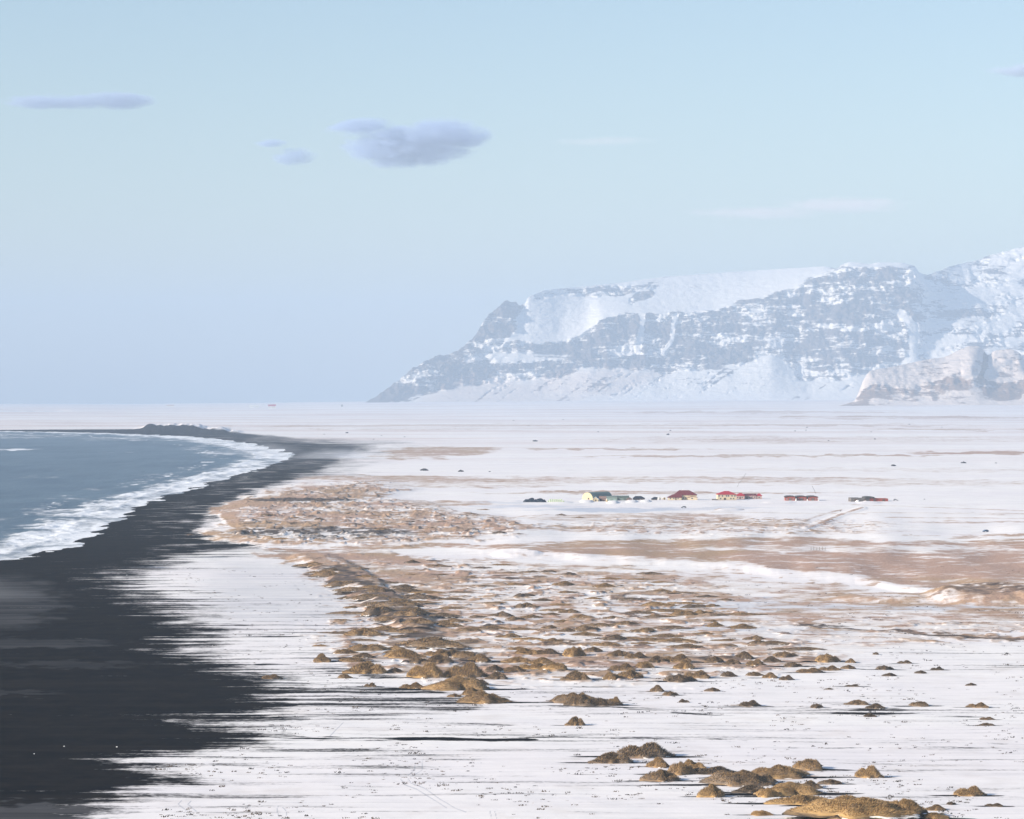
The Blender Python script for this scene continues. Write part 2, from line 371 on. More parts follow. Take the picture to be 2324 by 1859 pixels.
class NT:
    """short-hand for building node materials"""
    def __init__(s, name):
        s.m = bpy.data.materials.new(name); s.m.use_nodes = True
        s.t = s.m.node_tree; s.t.nodes.clear()
        s.out = s.t.nodes.new('ShaderNodeOutputMaterial')
    def n(s, typ, **kw):
        nd = s.t.nodes.new('ShaderNode' + typ)
        for k, v in kw.items(): setattr(nd, k, v)
        return nd
    def put(s, sock, v):
        if v is None: return
        if isinstance(v, bpy.types.NodeSocket): s.t.links.new(v, sock)
        elif isinstance(v, tuple) and len(v) == 3 and sock.type == 'RGBA': sock.default_value = (*v, 1)
        else: sock.default_value = v
    def attr(s, k): return s.n('Attribute', attribute_name=k).outputs['Fac']
    def obj(s): return s.n('TexCoord').outputs['Object']
    def map(s, co, sc, rot=(0, 0, 0)):
        m = s.n('Mapping'); s.put(m.inputs[0], co); m.inputs['Scale'].default_value = sc; m.inputs['Rotation'].default_value = rot
        return m.outputs[0]
    def noise(s, co, scale=1.0, detail=4.0, rough=0.55, dist=0.0):
        t = s.n('TexNoise'); s.put(t.inputs['Vector'], co); t.inputs['Scale'].default_value = scale
        t.inputs['Detail'].default_value = detail; t.inputs['Roughness'].default_value = rough; t.inputs['Distortion'].default_value = dist
        return t.outputs['Fac']
    def math(s, op, a, b=None, c=None, clamp=False):
        t = s.n('Math', operation=op, use_clamp=clamp)
        s.put(t.inputs[0], a); s.put(t.inputs[1], b)
        if c is not None: s.put(t.inputs[2], c)
        return t.outputs[0]
    def step(s, x, a, b, lo=0.0, hi=1.0):
        t = s.n('MapRange', interpolation_type='SMOOTHSTEP'); s.put(t.inputs[0], x)
        t.inputs[1].default_value = a; t.inputs[2].default_value = b; t.inputs[3].default_value = lo; t.inputs[4].default_value = hi
        return t.outputs[0]
    def mix(s, f, a, b):
        t = s.n('Mix', data_type='RGBA'); s.put(t.inputs[0], f); s.put(t.inputs[6], a); s.put(t.inputs[7], b)
        return t.outputs[2]
    def bump(s, h, strength, dist):
        t = s.n('Bump'); s.put(t.inputs['Height'], h); t.inputs['Strength'].default_value = strength; t.inputs['Distance'].default_value = dist
        return t.outputs[0]
    def pbsdf(s, col, rough=0.7, normal=None, spec=0.3, metal=0.0):
        p = s.n('BsdfPrincipled'); s.put(p.inputs['Base Color'], col); s.put(p.inputs['Roughness'], rough)
        s.put(p.inputs['Specular IOR Level'], spec); p.inputs['Metallic'].default_value = metal
        if normal is not None: s.put(p.inputs['Normal'], normal)
        s.t.links.new(p.outputs[0], s.out.inputs[0]); return p


STRAW = (0.46, 0.31, 0.19); HEATH = (0.50, 0.33, 0.25); PEAT = (0.055, 0.043, 0.035); SNOW = (0.85, 0.82, 0.80); SANDC = (0.007, 0.0075, 0.009)


def ground_material():
    t = NT('snowy_plain'); co = t.obj()
    n1 = t.noise(t.map(co, (1 / 45, 1 / 5.0, 0.1)), 1, 6, 0.6, 0.3)
    n2 = t.noise(t.map(co, (1 / 330, 1 / 95, 0.02)), 1, 7, 0.62, 0.4)
    n3 = t.noise(t.map(co, (1 / 7, 1 / 9, 0.2)), 1, 5, 0.6)
    n4 = t.noise(t.map(co, (1 / 1.4, 1 / 1.4, 1)), 1, 4, 0.65)
    n5 = t.noise(t.map(co, (1 / 170, 1 / 11.0, 0.1), (0, 0, 0.04)), 1, 6, 0.62, 0.2)
    n6 = t.noise(t.map(co, (1 / 1500, 1 / 420.0, 0.01), (0, 0, 0.03)), 1, 6, 0.65, 0.2)
    n7 = t.noise(t.map(co, (1 / 16, 1 / 20.0, 0.1), (0, 0, 0.0)), 1, 5, 0.6, 0.3)
    # sand
    a = t.math('ADD', t.attr('sand'), t.math('MULTIPLY', t.math('SUBTRACT', n1, 0.5), 1.25))
    a = t.math('ADD', a, t.math('MULTIPLY', t.math('SUBTRACT', n5, 0.5), 1.1))
    a = t.math('ADD', a, t.math('MULTIPLY', t.math('SUBTRACT', n4, 0.5), 0.45))
    sandm = t.step(a, 0.35, 0.71)
    # grass
    b = t.math('ADD', t.attr('grass'), t.math('MULTIPLY', t.math('SUBTRACT', n3, 0.5), 0.95))
    b = t.math('ADD', b, t.math('MULTIPLY', t.math('SUBTRACT', n2, 0.5), 1.0))
    b = t.math('ADD', b, t.math('MULTIPLY', t.math('SUBTRACT', n1, 0.5), 0.5))
    b = t.math('ADD', b, t.math('MULTIPLY', t.math('SUBTRACT', n7, 0.5), 0.9))
    b = t.math('ADD', b, t.math('MULTIPLY', t.math('MULTIPLY', t.math('SUBTRACT', n6, 0.44), 1.5), t.attr('far')))
    b = t.math('ADD', b, t.math('MULTIPLY', t.math('SUBTRACT', n5, 0.5), 0.5))
    grassm = t.step(b, 0.34, 0.74)
    tone = t.math('ADD', t.attr('tone'), t.math('MULTIPLY', t.math('SUBTRACT', n3, 0.5), 1.2))
    gcol = t.mix(t.step(tone, 0.1, 1.1), STRAW, HEATH)
    gcol = t.mix(t.step(tone, -.55, 0.0), (0.33, 0.20, 0.08), gcol)
    dk = t.math('ADD', t.attr('dark'), t.math('MULTIPLY', t.math('SUBTRACT', n3, 0.5), 1.6))
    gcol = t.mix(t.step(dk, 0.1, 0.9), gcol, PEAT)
    gcol = t.mix(t.step(n4, 0.3, 0.75, 0.0, 0.42), gcol, (0.13, 0.085, 0.055))
    # snow
    scol = t.mix(t.step(n2, 0.35, 0.7), SNOW, (0.80, 0.76, 0.765))
    scol = t.mix(t.math('MULTIPLY', t.step(n4, 0.6, 0.8), 0.12), scol, (0.4, 0.38, 0.38))
    scol = t.mix(t.math('MULTIPLY', t.step(t.attr('grass'), .1, .45), t.step(n7, .35, .65, .1, .7)), scol, (0.64, 0.55, 0.49))
    fr = t.math('MULTIPLY', t.attr('far'), t.step(n6, 0.42, 0.62))
    scol = t.mix(t.math('MULTIPLY', fr, 0.6), scol, (0.66, 0.54, 0.50))
    n8 = t.noise(t.map(co, (1 / 900, 1 / 160.0, 0.01), (0, 0, -0.02)), 1, 6, 0.7, 0.1)
    fl = t.math('MULTIPLY', t.math('MULTIPLY', t.attr('far'), t.step(n8, 0.60, 0.70)), 0.55)
    scol = t.mix(fl, scol, (0.25, 0.21, 0.20))
    scol = t.mix(t.step(n1, .42, .72, 0, .22), scol, (0.42, 0.40, 0.41))
    scol = t.mix(t.step(n7, .52, .72, 0, .25), scol, (0.55, 0.48, 0.43))
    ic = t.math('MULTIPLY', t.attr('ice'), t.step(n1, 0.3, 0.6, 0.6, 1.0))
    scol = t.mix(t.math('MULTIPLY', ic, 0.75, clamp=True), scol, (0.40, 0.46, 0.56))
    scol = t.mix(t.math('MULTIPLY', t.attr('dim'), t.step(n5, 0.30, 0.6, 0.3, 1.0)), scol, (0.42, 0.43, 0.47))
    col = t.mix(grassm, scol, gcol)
    sd_ = t.mix(t.step(n3, 0.3, 0.8), SANDC, (0.015, 0.0135, 0.013))
    sd_ = t.mix(t.step(n5, .45, .75, 0, .7), sd_, (0.022, 0.019, 0.017))
    ve = t.math('MULTIPLY', t.attr('veil'), t.step(n5, 0.3, 0.65, 0.25, 1.0))
    sd_ = t.mix(t.math('MULTIPLY', ve, 0.16, clamp=True), sd_, (0.55, 0.56, 0.6))
    wet = t.step(t.attr('sdc'), 4.0, 26.0, 1.0, 0.0)
    col = t.mix(sandm, col, sd_)
    h = t.math('ADD', t.math('MULTIPLY', n1, 0.7), t.math('MULTIPLY', n4, t.math('MULTIPLY_ADD', grassm, 0.6, 0.12)))
    nb = t.bump(h, 0.75, 0.55)
    rough = t.math('SUBTRACT', 0.75, t.math('MULTIPLY', t.math('MULTIPLY', wet, sandm), 0.25))
    t.pbsdf(col, t.math('MAXIMUM', rough, .5), nb, t.math('MULTIPLY_ADD', sandm, -0.12, 0.12))
    return t.m


def sea_material():
    t = NT('sea_water'); co = t.obj()
    n1 = t.noise(t.map(co, (1 / 26, 1 / 60, 0.1), (0, 0, 0.25)), 1, 6, 0.62, 0.6)
    n2 = t.noise(t.map(co, (1 / 8, 1 / 20, 0.1), (0, 0, 0.2)), 1, 6, 0.65)
    n3 = t.noise(t.map(co, (1 / 90, 1 / 260, 0.1), (0, 0, 0.15)), 1, 5, 0.6)
    f = t.math('ADD', t.attr('foam'), t.math('MULTIPLY', t.math('SUBTRACT', n1, 0.5), 1.3))
    f = t.math('ADD', f, t.math('MULTIPLY', t.math('SUBTRACT', n2, 0.5), 0.6))
    fm = t.step(f, 0.30, 0.88)
    wc = t.mix(t.step(n3, 0.3, 0.7), (0.020, 0.048, 0.080), (0.06, 0.10, 0.135))
    col = t.mix(fm, wc, (0.80, 0.82, 0.85))
    rough = t.math('MULTIPLY_ADD', fm, 0.45, 0.38)
    nb = t.bump(t.math('ADD', n1, t.math('MULTIPLY', n2, 0.6)), 1.0, 1.3)
    t.pbsdf(col, rough, nb, 0.35)
    return t.m


def mountain_material(name, warm=0.0):
    t = NT(name); co = t.obj()
    ns = t.noise(t.map(co, (1 / 170, 1 / 170, 1 / 26)), 1, 6, 0.68, 0.5)
    nf = t.noise(t.map(co, (1 / 38, 1 / 38, 1 / 16)), 1, 4, 0.6)
    nl = t.noise(t.map(co, (1 / 420, 1 / 420, 1 / 120)), 1, 3, 0.5)
    a = t.math('ADD', t.attr('rock'), t.math('MULTIPLY', t.math('SUBTRACT', ns, 0.5), 1.5))
    a = t.math('ADD', a, t.math('MULTIPLY', t.math('SUBTRACT', nf, 0.5), 0.6))
    a = t.math('ADD', a, t.math('MULTIPLY', t.math('SUBTRACT', nl, 0.5), 1.1))
    m = t.step(a, 0.42, 0.60)
    rock = t.mix(nf, (0.05, 0.045, 0.045), (0.13, 0.10, 0.085))
    rock = t.mix(t.attr('warm'), rock, (0.22, 0.145, 0.10))
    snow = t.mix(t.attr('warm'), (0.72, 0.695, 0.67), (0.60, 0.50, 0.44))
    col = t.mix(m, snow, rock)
    nb = t.bump(t.math('ADD', ns, t.math('MULTIPLY', nf, 0.5)), 0.9, 14.0)
    t.pbsdf(col, 0.8, nb, 0.15)
    return t.m


# ------------------------------------------------------------------ where the grass hummocks stand (survey sheet)
S2M = 0.9277                       # survey sheet units -> map units


def z8(a, b): return 1300 + a / 2.105, 1600 + b / 2.105
def z7(a, b): return 1300 + a / 2.105, 1200 + b / 2.105
def z6(a, b): return 600 + a / 2.695, 1100 + b / 2.695


SPECS = []
placed = []


def spec(su, st, sb, w, sh, lab, grp):
    SPECS.append((su, st, sb, w, sh, lab, grp)); placed.append((su, sb))


NEAR = 'grass hummocks in the cluster at the lower right'
cluster = [
    (335, 180, 252, 225, .72, 'large low dark brown hummock at the upper left end of the near cluster'),
    (180, 230, 280, 165, .6, 'brown pointed hummock at the far left tip of the near cluster'),
    (410, 255, 300, 115, .3, 'tawny rounded hummock just below the large dark flat one'),
    (515, 275, 335, 130, .4, 'tan hummock merging into its golden neighbour on the right'),
    (570, 262, 307, 105, .22, 'golden round topped hummock in the upper middle of the near cluster'),
    (425, 310, 367, 155, .55, 'brown hummock with a black sand tail, left side of the near cluster'),
    (660, 295, 332, 190, .85, 'long flat dark hummock with snow lying on it, middle of the near cluster'),
    (810, 312, 388, 290, .62, 'broad brown hummock with a dark underside and white snow notch'),
    (985, 280, 352, 270, .35, 'largest tawny brown hummock crowning the near cluster'),
    (1130, 258, 312, 145, .42, 'brown hummock directly behind the largest one, top right of the cluster'),
    (910, 335, 377, 130, .78, 'small dark hummock wedged below the largest one'),
    (665, 380, 443, 115, .12, 'bright golden steep hummock standing alone on black sand'),
    (1410, 290, 350, 115, .25, 'golden dome shaped hummock alone on the snow, right of the cluster'),
    (850, 385, 422, 135, .8, 'low blackish brown hummock between the golden ones'),
    (1030, 372, 432, 270, .2, 'long golden hummock in the lower middle of the near cluster'),
    (930, 400, 442, 110, .15, 'small golden hummock at the left foot of the long golden one'),
    (1120, 365, 402, 130, .6, 'brown hummock on the right shoulder of the long golden one'),
    (1235, 357, 382, 95, .75, 'small dark crumbly hummock on the snow right of the cluster'),
    (1895, 388, 437, 125, .3, 'lone tawny peaked hummock near the right edge of the picture'),
    (1595, 452, 512, 140, .15, 'rounded golden hummock with a dark base above the bottom grass patch'),
    (1740, 480, 506, 95, .5, 'small brown hummock right of the bottom golden grass patch'),
    (1810, 465, 479, 45, .9, 'very small black tuft hummock beside the bottom right pair'),
    (2020, 472, 488, 75, .85, 'tiny flat dark hummock by the lower right edge'),
    (1090, 432, 475, 260, .12, 'flat pale golden hummock half buried in snow left of the bottom patch'),
    (1350, 438, 482, 240, .16, 'wide low golden hummock just above the bottom golden patch'),
    (1380, 476, 562, 500, .08, 'biggest golden grass mound, cut by the bottom edge of the picture'),
    (1720, 520, 547, 160, .2, 'flat golden hummock at the bottom right corner of the grass patch'),
    (900, 508, 530, 110, .15, 'small golden hummock by itself at the bottom edge left of the patch')]
for a, b, c, w, sh, lab in cluster:
    su, st = z8(a, b); _, sb = z8(a, c)
    spec(su, st, sb, w / 2.105, sh, lab, NEAR)
lone = [
    (30, 785, 847, 110, .62, 'dark brown pointed hummock, left end of the long low dune ridge'), (120, 812, 848, 170, .8, 'long dark middle part of the low dune ridge'),
    (195, 803, 844, 66, .3, 'sunlit sandy knob at the right end of the low dune ridge'), (10, 900, 942, 75, .4, 'tan hummock with a black wind tail to its right, below the dune ridge'),
    (405, 750, 780, 72, .6, 'small brown hummock above its twin on open snow, left of centre right'), (465, 778, 799, 74, .6, 'small brown hummock below its twin on open snow'),
    (530, 815, 832, 46, .85, 'tiny dark hummock right below the brown pair'), (670, 760, 779, 64, .65, 'tiny brown hummock on open snow above the driftwood sticks'),
    (845, 820, 850, 84, .8, 'dark hummock with a sand tail right beside the driftwood sticks'), (1360, 820, 843, 92, .6, 'brown hummock on open snow, upper left of the dark sand streak'),
    (1450, 838, 861, 92, .85, 'dark hummock on open snow just above the dark sand streak'), (1660, 826, 850, 95, .65, 'snow tipped brown hummock right of the dark sand streak'),
    (1940, 832, 857, 90, .5, 'snow ringed brown hummock farther right on the open snow'), (1905, 738, 751, 48, .75, 'tiny dark hummock alone high on the open snow at right'),
    (1980, 900, 915, 64, .6, 'upper one of two thin brown hummocks near the right edge'), (1975, 930, 943, 68, .7, 'lower one of two thin brown hummocks near the right edge'),
    (1420, 885, 900, 64, .9, 'black little hummock lying on the dark sand streak'), (1165, 838, 858, 62, .8, 'small dark hummock between the driftwood and the sand streak')]
for a, b, c, w, sh, lab in lone:
    su, st = z7(a, b); _, sb = z7(a, c)
    spec(su, st, sb, w / 2.105, sh, lab, 'lone hummocks on open snow')
RL = 'small brown grass hummock in the scattered belt right of the middle of the plain'
for a, b, c, w, sh in [(1745, 660, 678, 54, .9), (1665, 678, 693, 48, .9), (1020, 700, 725, 60, .7), (745, 683, 709, 64, .75), (945, 690, 715, 74, .4), (510, 698, 733, 150, .75), (595, 678, 716, 120, .5),
                       (275, 675, 716, 115, .35), (185, 690, 719, 66, .3), (25, 685, 726, 86, .5), (535, 633, 671, 100, .3), (340, 635, 666, 95, .35), (240, 643, 681, 110, .5), (215, 575, 606, 95, .55),
                       (20, 565, 606, 66, .4), (400, 608, 641, 76, .6), (820, 590, 623, 105, .7), (1215, 600, 639, 115, .3), (170, 535, 561, 86, .6), (535, 535, 569, 115, .65), (880, 525, 551, 66, .7),
                       (820, 388, 413, 105, .6), (530, 375, 416, 95, .45), (410, 340, 371, 105, .4), (500, 600, 640, 130, .45), (680, 610, 640, 80, .55), (870, 625, 655, 80, .5), (760, 625, 648, 70, .6),
                       (950, 612, 638, 90, .75), (1050, 640, 662, 90, .7), (1230, 655, 678, 90, .5), (1320, 652, 672, 60, .6), (1130, 665, 690, 110, .5), (870, 685, 705, 70, .6), (1330, 622, 642, 50, .4),
                       (1490, 655, 675, 80, .8), (1590, 630, 645, 60, .8), (1515, 690, 706, 60, .85), (740, 545, 562, 50, .7), (615, 485, 505, 90, .5), (870, 505, 530, 90, .6), (1040, 395, 400, 60, .5),
                       (680, 435, 470, 80, .4), (450, 495, 520, 110, .65), (360, 500, 530, 100, .55), (60, 455, 485, 110, .6), (120, 440, 465, 70, .7), (180, 410, 430, 60, .6), (60, 480, 512, 90, .6),
                       (100, 565, 590, 80, .6), (300, 590, 620, 90, .5), (330, 530, 552, 70, .6), (250, 430, 460, 80, .6), (1450, 590, 603, 30, .8), (1340, 745, 756, 60, .8), (1225, 762, 770, 40, .7)]:
    su, st = z7(a, b); _, sb = z7(a, c)
    spec(su, st, sb, w / 2.105, sh, RL, 'hummocks scattered right of the middle')
ML = 'brown and tan grass hummock in the crowded band right of the black beach'
for a, b, c, w, sh in [(980, 1088, 1182, 220, .22), (620, 1088, 1157, 210, .3), (1170, 1172, 1257, 340, .28), (1350, 1262, 1338, 280, .4), (910, 1212, 1248, 125, .4), (1900, 1268, 1337, 260, .55),
                       (630, 955, 1017, 185, .45), (850, 1008, 1062, 200, .25), (800, 960, 1012, 105, .4), (610, 868, 922, 190, .45), (730, 838, 892, 155, .5), (1000, 903, 987, 300, .6), (1080, 950, 1002, 190, .65),
                       (760, 790, 837, 135, .55), (700, 733, 802, 170, .65), (780, 655, 742, 190, .7), (930, 650, 702, 250, .75), (640, 652, 702, 165, .7), (1220, 1088, 1182, 230, .4), (1900, 1143, 1197, 140, .5),
                       (2120, 1150, 1190, 95, .35), (1890, 993, 1052, 140, .25), (1600, 1000, 1040, 135, .3), (1490, 888, 936, 115, .5), (1450, 768, 806, 125, .7), (1630, 918, 951, 125, .35), (1760, 930, 962, 115, .4),
                       (1230, 1018, 1062, 155, .5), (1060, 1010, 1050, 135, .35), (1410, 1103, 1142, 95, .7), (1520, 1108, 1146, 125, .55), (1420, 1148, 1192, 105, .65), (350, 1038, 1087, 115, .4),
                       (345, 970, 990, 64, .45), (650, 1213, 1238, 64, .5), (1165, 1280, 1301, 72, .5), (40, 1160, 1190, 105, .55), (490, 1160, 1186, 72, .45), (470, 813, 833, 64, .5),
                       (900, 740, 800, 200, .55), (860, 860, 900, 120, .6), (950, 800, 850, 150, .6), (1100, 820, 870, 160, .55), (850, 600, 660, 160, .7), (700, 620, 660, 130, .65), (560, 600, 650, 150, .65),
                       (480, 560, 610, 150, .6), (400, 500, 560, 150, .6), (300, 450, 500, 150, .55), (1060, 1050, 1100, 150, .6), (1320, 1040, 1085, 150, .45), (1260, 1180, 1230, 200, .5), (1280, 1240, 1290, 140, .35),
                       (1150, 1010, 1045, 130, .55), (960, 985, 1010, 60, .5), (1550, 1055, 1090, 150, .3), (1700, 1060, 1095, 160, .3), (1780, 1090, 1130, 160, .2), (1650, 1090, 1130, 170, .2), (800, 1120, 1150, 80, .7),
                       (1570, 860, 890, 120, .65), (1300, 790, 815, 90, .7), (1250, 860, 900, 90, .7), (1740, 770, 800, 100, .6), (1870, 755, 785, 110, .6), (1790, 750, 776, 100, .6), (1850, 870, 900, 130, .6), (1980, 900, 925, 90, .6),
                       (2050, 830, 865, 110, .6), (1530, 800, 828, 100, .6), (2100, 955, 985, 90, .4), (1740, 850, 880, 80, .6), (1830, 815, 845, 90, .6), (1940, 780, 815, 90, .5)]:
    su, st = z6(a, b); _, sb = z6(a, c)
    spec(su, st, sb, w / 2.695, sh, ML, 'hummocks in the crowded band')
# further ones beyond, smaller with distance
FL = 'low dark hummock in the far rough ground below the brown terrace'
rr = random.Random(5)
tries = 0
while len(SPECS) < 290 and tries < 5000:
    tries += 1
    du = rr.uniform(560, 1750); dv = rr.uniform(1185, 1400) if rr.random() < .7 else rr.uniform(1062, 1140)
    ok = in_poly(np.array([du]), np.array([dv]), HUMFIELD)[0] or (in_poly(np.array([du]), np.array([dv]), PENINSULA + [(1400, 1100)])[0] and dv > 1065)
    if not ok: continue
    su, sv = du / S2M, dv / S2M
    if any(abs(su - a) < 36 and abs(sv - b) < 9 for a, b in placed): continue
    sc = (dv - 960) / 400.0
    w = rr.uniform(34, 66) * max(sc, .4)
    spec(su, sv - w * rr.uniform(.18, .3), sv, w, rr.uniform(.4, .85), FL, 'hummocks in the far rough ground')


# ------------------------------------------------------------------ ground and sea
s_in = np.linspace(-0.188, 0.188, 1150)
s_out = 0.188 + np.cumsum(np.linspace(0.0006, 0.006, 100))
S = np.concatenate([-s_out[::-1], s_in, s_out])
vr = np.concatenate([[7000, 5600, 4600, 3900, 3400, 3000, 2700, 2450, 2250, 2100, 2000, 1930, 1880, 1845, 1820], np.arange(1800, 1000, -1.0), np.arange(1000, 853, -0.5)])
_, yr = world_of(np.full(vr.shape, CX), vr)
yr = np.concatenate([yr, np.linspace(yr[-1], 37000, 32)[1:]])
GX = yr[:, None] * S[None, :]; GY = np.repeat(yr[:, None], len(S), 1)
F = fields(GX, GY)
LX, LY = land(np.array([q[0] for q in SPECS]) * S2M, np.array([q[2] for q in SPECS]) * S2M)
for k_, (su, st_, sb_, sw_, sh_, lab_, gr_) in enumerate(SPECS):
    hx, hy = LX[k_], LY[k_]; m_ = S2M * K * hy; w_ = sw_ * m_; hy = hy + .2 * w_
    r0, r1 = np.searchsorted(yr, [hy - w_ * 1.0, hy + w_ * 1.2])
    c0, c1 = np.searchsorted(S, [(hx - 3.2 * w_) / hy, (hx + 2.6 * w_) / hy])
    if r1 - r0 < 1 or c1 - c0 < 1: continue
    xx = GX[r0:r1, c0:c1]; yy = GY[r0:r1, c0:c1]
    e = np.sqrt(((xx - hx) / (.95 * w_)) ** 2 + ((yy - hy) / (.62 * w_)) ** 2)
    F['grass'][r0:r1, c0:c1] = np.maximum(F['grass'][r0:r1, c0:c1], .72 * sstep(1.0, .35, e))
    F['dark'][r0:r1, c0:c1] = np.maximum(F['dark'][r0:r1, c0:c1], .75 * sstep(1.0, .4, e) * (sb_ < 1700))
    if sb_ > 1500:
        for sx, ln in ((-1, 2.6), (1, 2.0)):
            e2 = np.sqrt(((xx - hx - sx * .6 * w_) / (ln * .6 * w_)) ** 2 + ((yy - hy + .12 * w_) / (.24 * w_)) ** 2)
            F['sand'][r0:r1, c0:c1] = np.maximum(F['sand'][r0:r1, c0:c1], (.74 if k_ % 3 else .92) * sstep(1.0, .3, e2))
gz = F['z'].copy()
gz = gz - 6.0 * sstep(0.3, 0.7, F['inlet'])
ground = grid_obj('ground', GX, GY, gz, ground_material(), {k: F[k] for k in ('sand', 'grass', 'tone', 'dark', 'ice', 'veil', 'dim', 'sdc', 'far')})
ground['kind'] = 'structure'

vs = np.concatenate([np.arange(1700, 1260, -6.0), np.arange(1260, 900, -1.0), np.arange(900, 853, -1.0)])
_, ys = world_of(np.full(vs.shape, CX), vs)
ys = np.concatenate([ys, np.linspace(ys[-1], 37000, 24)[1:]])
S2 = np.concatenate([-s_out[::-4], np.linspace(-0.188, 0.188, 620)])
WX = ys[:, None] * S2[None, :]; WY = np.repeat(ys[:, None], len(S2), 1)
sdw = coast_sd(WX, WY)
uw, vw = map_of(WX, WY)
off = -sdw
lobes = 9 * fbm(WX / 60, WY / 26, 4, 5) + 5 * fbm(WX / 20, WY / 10, 3, 8)
surf_w = np.interp(WY, [700, 1200, 2000, 2700, 3500, 6000], [75, 72, 62, 55, 60, 120])
foam = sstep(1.3, 0.4, (off + 1.6 * lobes) / surf_w) * 0.84
foam = np.maximum(foam, 0.88 * sstep(16, 2, np.abs(off - 0.55 * surf_w + 1.5 * lobes)))
foam = np.maximum(foam, 0.9 * sstep(14, 2, off))
wu = uw + 25 * fbm(uw / 50, vw / 8, 3, 14); wv = vw + 1.5 * fbm(uw / 50, vw / 8, 3, 15)
for uc, vc, ru, rv, a in [(30, 947, 70, 1.8, .85), (442, 973, 16, 1.8, .9), (330, 924, 260, 6, .55), (60, 918, 200, 8, .5), (470, 945, 110, 20, .5), (330, 1000, 60, 2, .5),
                          (150, 1050, 60, 4, .45), (200, 1030, 80, 4, .4), (150, 1080, 130, 12, .5), (230, 953, 120, 1.5, .45), (60, 1005, 100, 2, .38),
                          (-40, 868, 90, 14, .8), (0, 873, 130, 2, .9), (150, 989, 100, 2, .35)]:
    foam = np.maximum(foam, a * ell(wu, wv, uc, vc, ru, rv))
brk = fbm(WX / 120, WY / 300, 3, 44)
foam = foam * (0.88 + .38 * np.clip(fbm(WX / 70, WY / 160, 3, 45), -1, .5))
foam = np.maximum(foam, (.55 + .5 * brk) * sstep(9, 1, np.abs(off - 1.35 * surf_w + 2.5 * lobes)) * (brk > -.1))
foam = np.maximum(foam, 0.15 + .12 * fbm(WX / 50, WY / 220, 4, 46))
crest = sstep(10, 1, np.abs(off - 0.62 * surf_w + 1.5 * lobes)) + 0.7 * sstep(8, 1, np.abs(off - 0.3 * surf_w + lobes))
WZ = -WY ** 2 / CV + 0.6 * fbm(WX / 34, WY / 120, 4, 31) + 1.1 * crest * sstep(2, 15, off)
sdl = sdw + lobes
WZ = WZ + np.where(sdw > -20, 0.02 * np.clip(lobes + 8, 0, 30), 0)
keep = (sdw < 45) | (vw < 890)
water = grid_obj('water', WX, WY, WZ, sea_material(), {'foam': foam}, keep)
water['kind'] = 'structure'


# ------------------------------------------------------------------ mountains
def mountain(name, foot, bands, rockf, warmf, ncol, nrow, umin, umax, amp, mat, back):
    """bands: list of (distance(u), dip(u)) profiles from the foot up to the skyline, then it falls away behind"""
    U = np.linspace(umin, umax, ncol)
    prof = []
    def smooth(a, n):
        kz = np.hanning(n + 2)[1:-1]; kz /= kz.sum()
        return np.convolve(np.pad(a, n // 2, mode='edge'), kz, 'valid')[:len(a)]
    for dd, vv in bands:
        d = np.interp(U, [p[0] for p in dd], [p[1] for p in dd])
        v = np.interp(U, [p[0] for p in vv], [p[1] for p in vv])
        d = smooth(d, 61); v = smooth(v, 5 if vv is bands[-1][1] else 21)
        z = H + (EYE - v) * K * d
        prof.append((d, z, v))
    dlast, zlast, vlast = prof[-1]
    prof.append((dlast + back, zlast - 260 - 0.05 * back, vlast))
    prof.append((dlast + back * 2.2, np.full(ncol, -60.0), vlast))
    T = []
    nb = len(bands)
    for i in range(len(prof) - 1):
        n = int(nrow * ([0.8, 1.2, 1.2, 0.8][i] if i < nb - 1 and i < 4 else 0.12))
        T += [(i, j / n) for j in range(n)]
    T.append((len(prof) - 2, 1.0))
    D = np.zeros((len(T), ncol)); Z = D.copy(); V = D.copy(); B = D.copy()
    for r, (i, f) in enumerate(T):
        D[r] = prof[i][0] * (1 - f) + prof[i + 1][0] * f
        zz = f
        if i == 0: zz = f ** 1.25
        Z[r] = prof[i][1] * (1 - zz) + prof[i + 1][1] * zz
        B[r] = i + f
    X = (U[None, :] - CX) * K * D
    V = EYE - (Z - H) / D / K
    hgt = np.clip((Z - prof[0][1][None, :]) / 120.0, 0, 1)
    # gullies run down the face: noise stretched along the fall line, plus ledges
    gul = ridged(X / 260 + 0.25 * fbm(X / 300, Z / 300, 3, 7), Z / 900, 4, 101)
    fine = fbm(X / 70, Z / 60 + D / 300, 4, 111)
    led = np.sin(Z / 17.0 + 2.5 * fbm(X / 350, Z / 350, 3, 121))
    cliff = sstep(0.7, 1.1, B) * sstep(nb - 0.4, nb - 1.2, B) if nb > 2 else 1.0
    rk0 = rockf(U[None, :] + 0 * D, V)
    a = hgt * (0.10 + 0.90 * np.clip((rk0 - .3) * 2.4, 0, 1))
    dz = amp * a * (0.8 * (gul - 0.6) + 0.6 * fine + 0.07 * led)
    D2 = D - dz * 1.3
    Z2 = Z + dz * 0.35
    X2 = (U[None, :] - CX) * K * D2
    warm = warmf(U[None, :] + 0 * D, V)
    o = grid_obj(name, X2, D2, Z2, mat, {'rock': rk0 + 0.16 * (gul - 0.6), 'warm': warm})
    o['kind'] = 'structure'
    return o


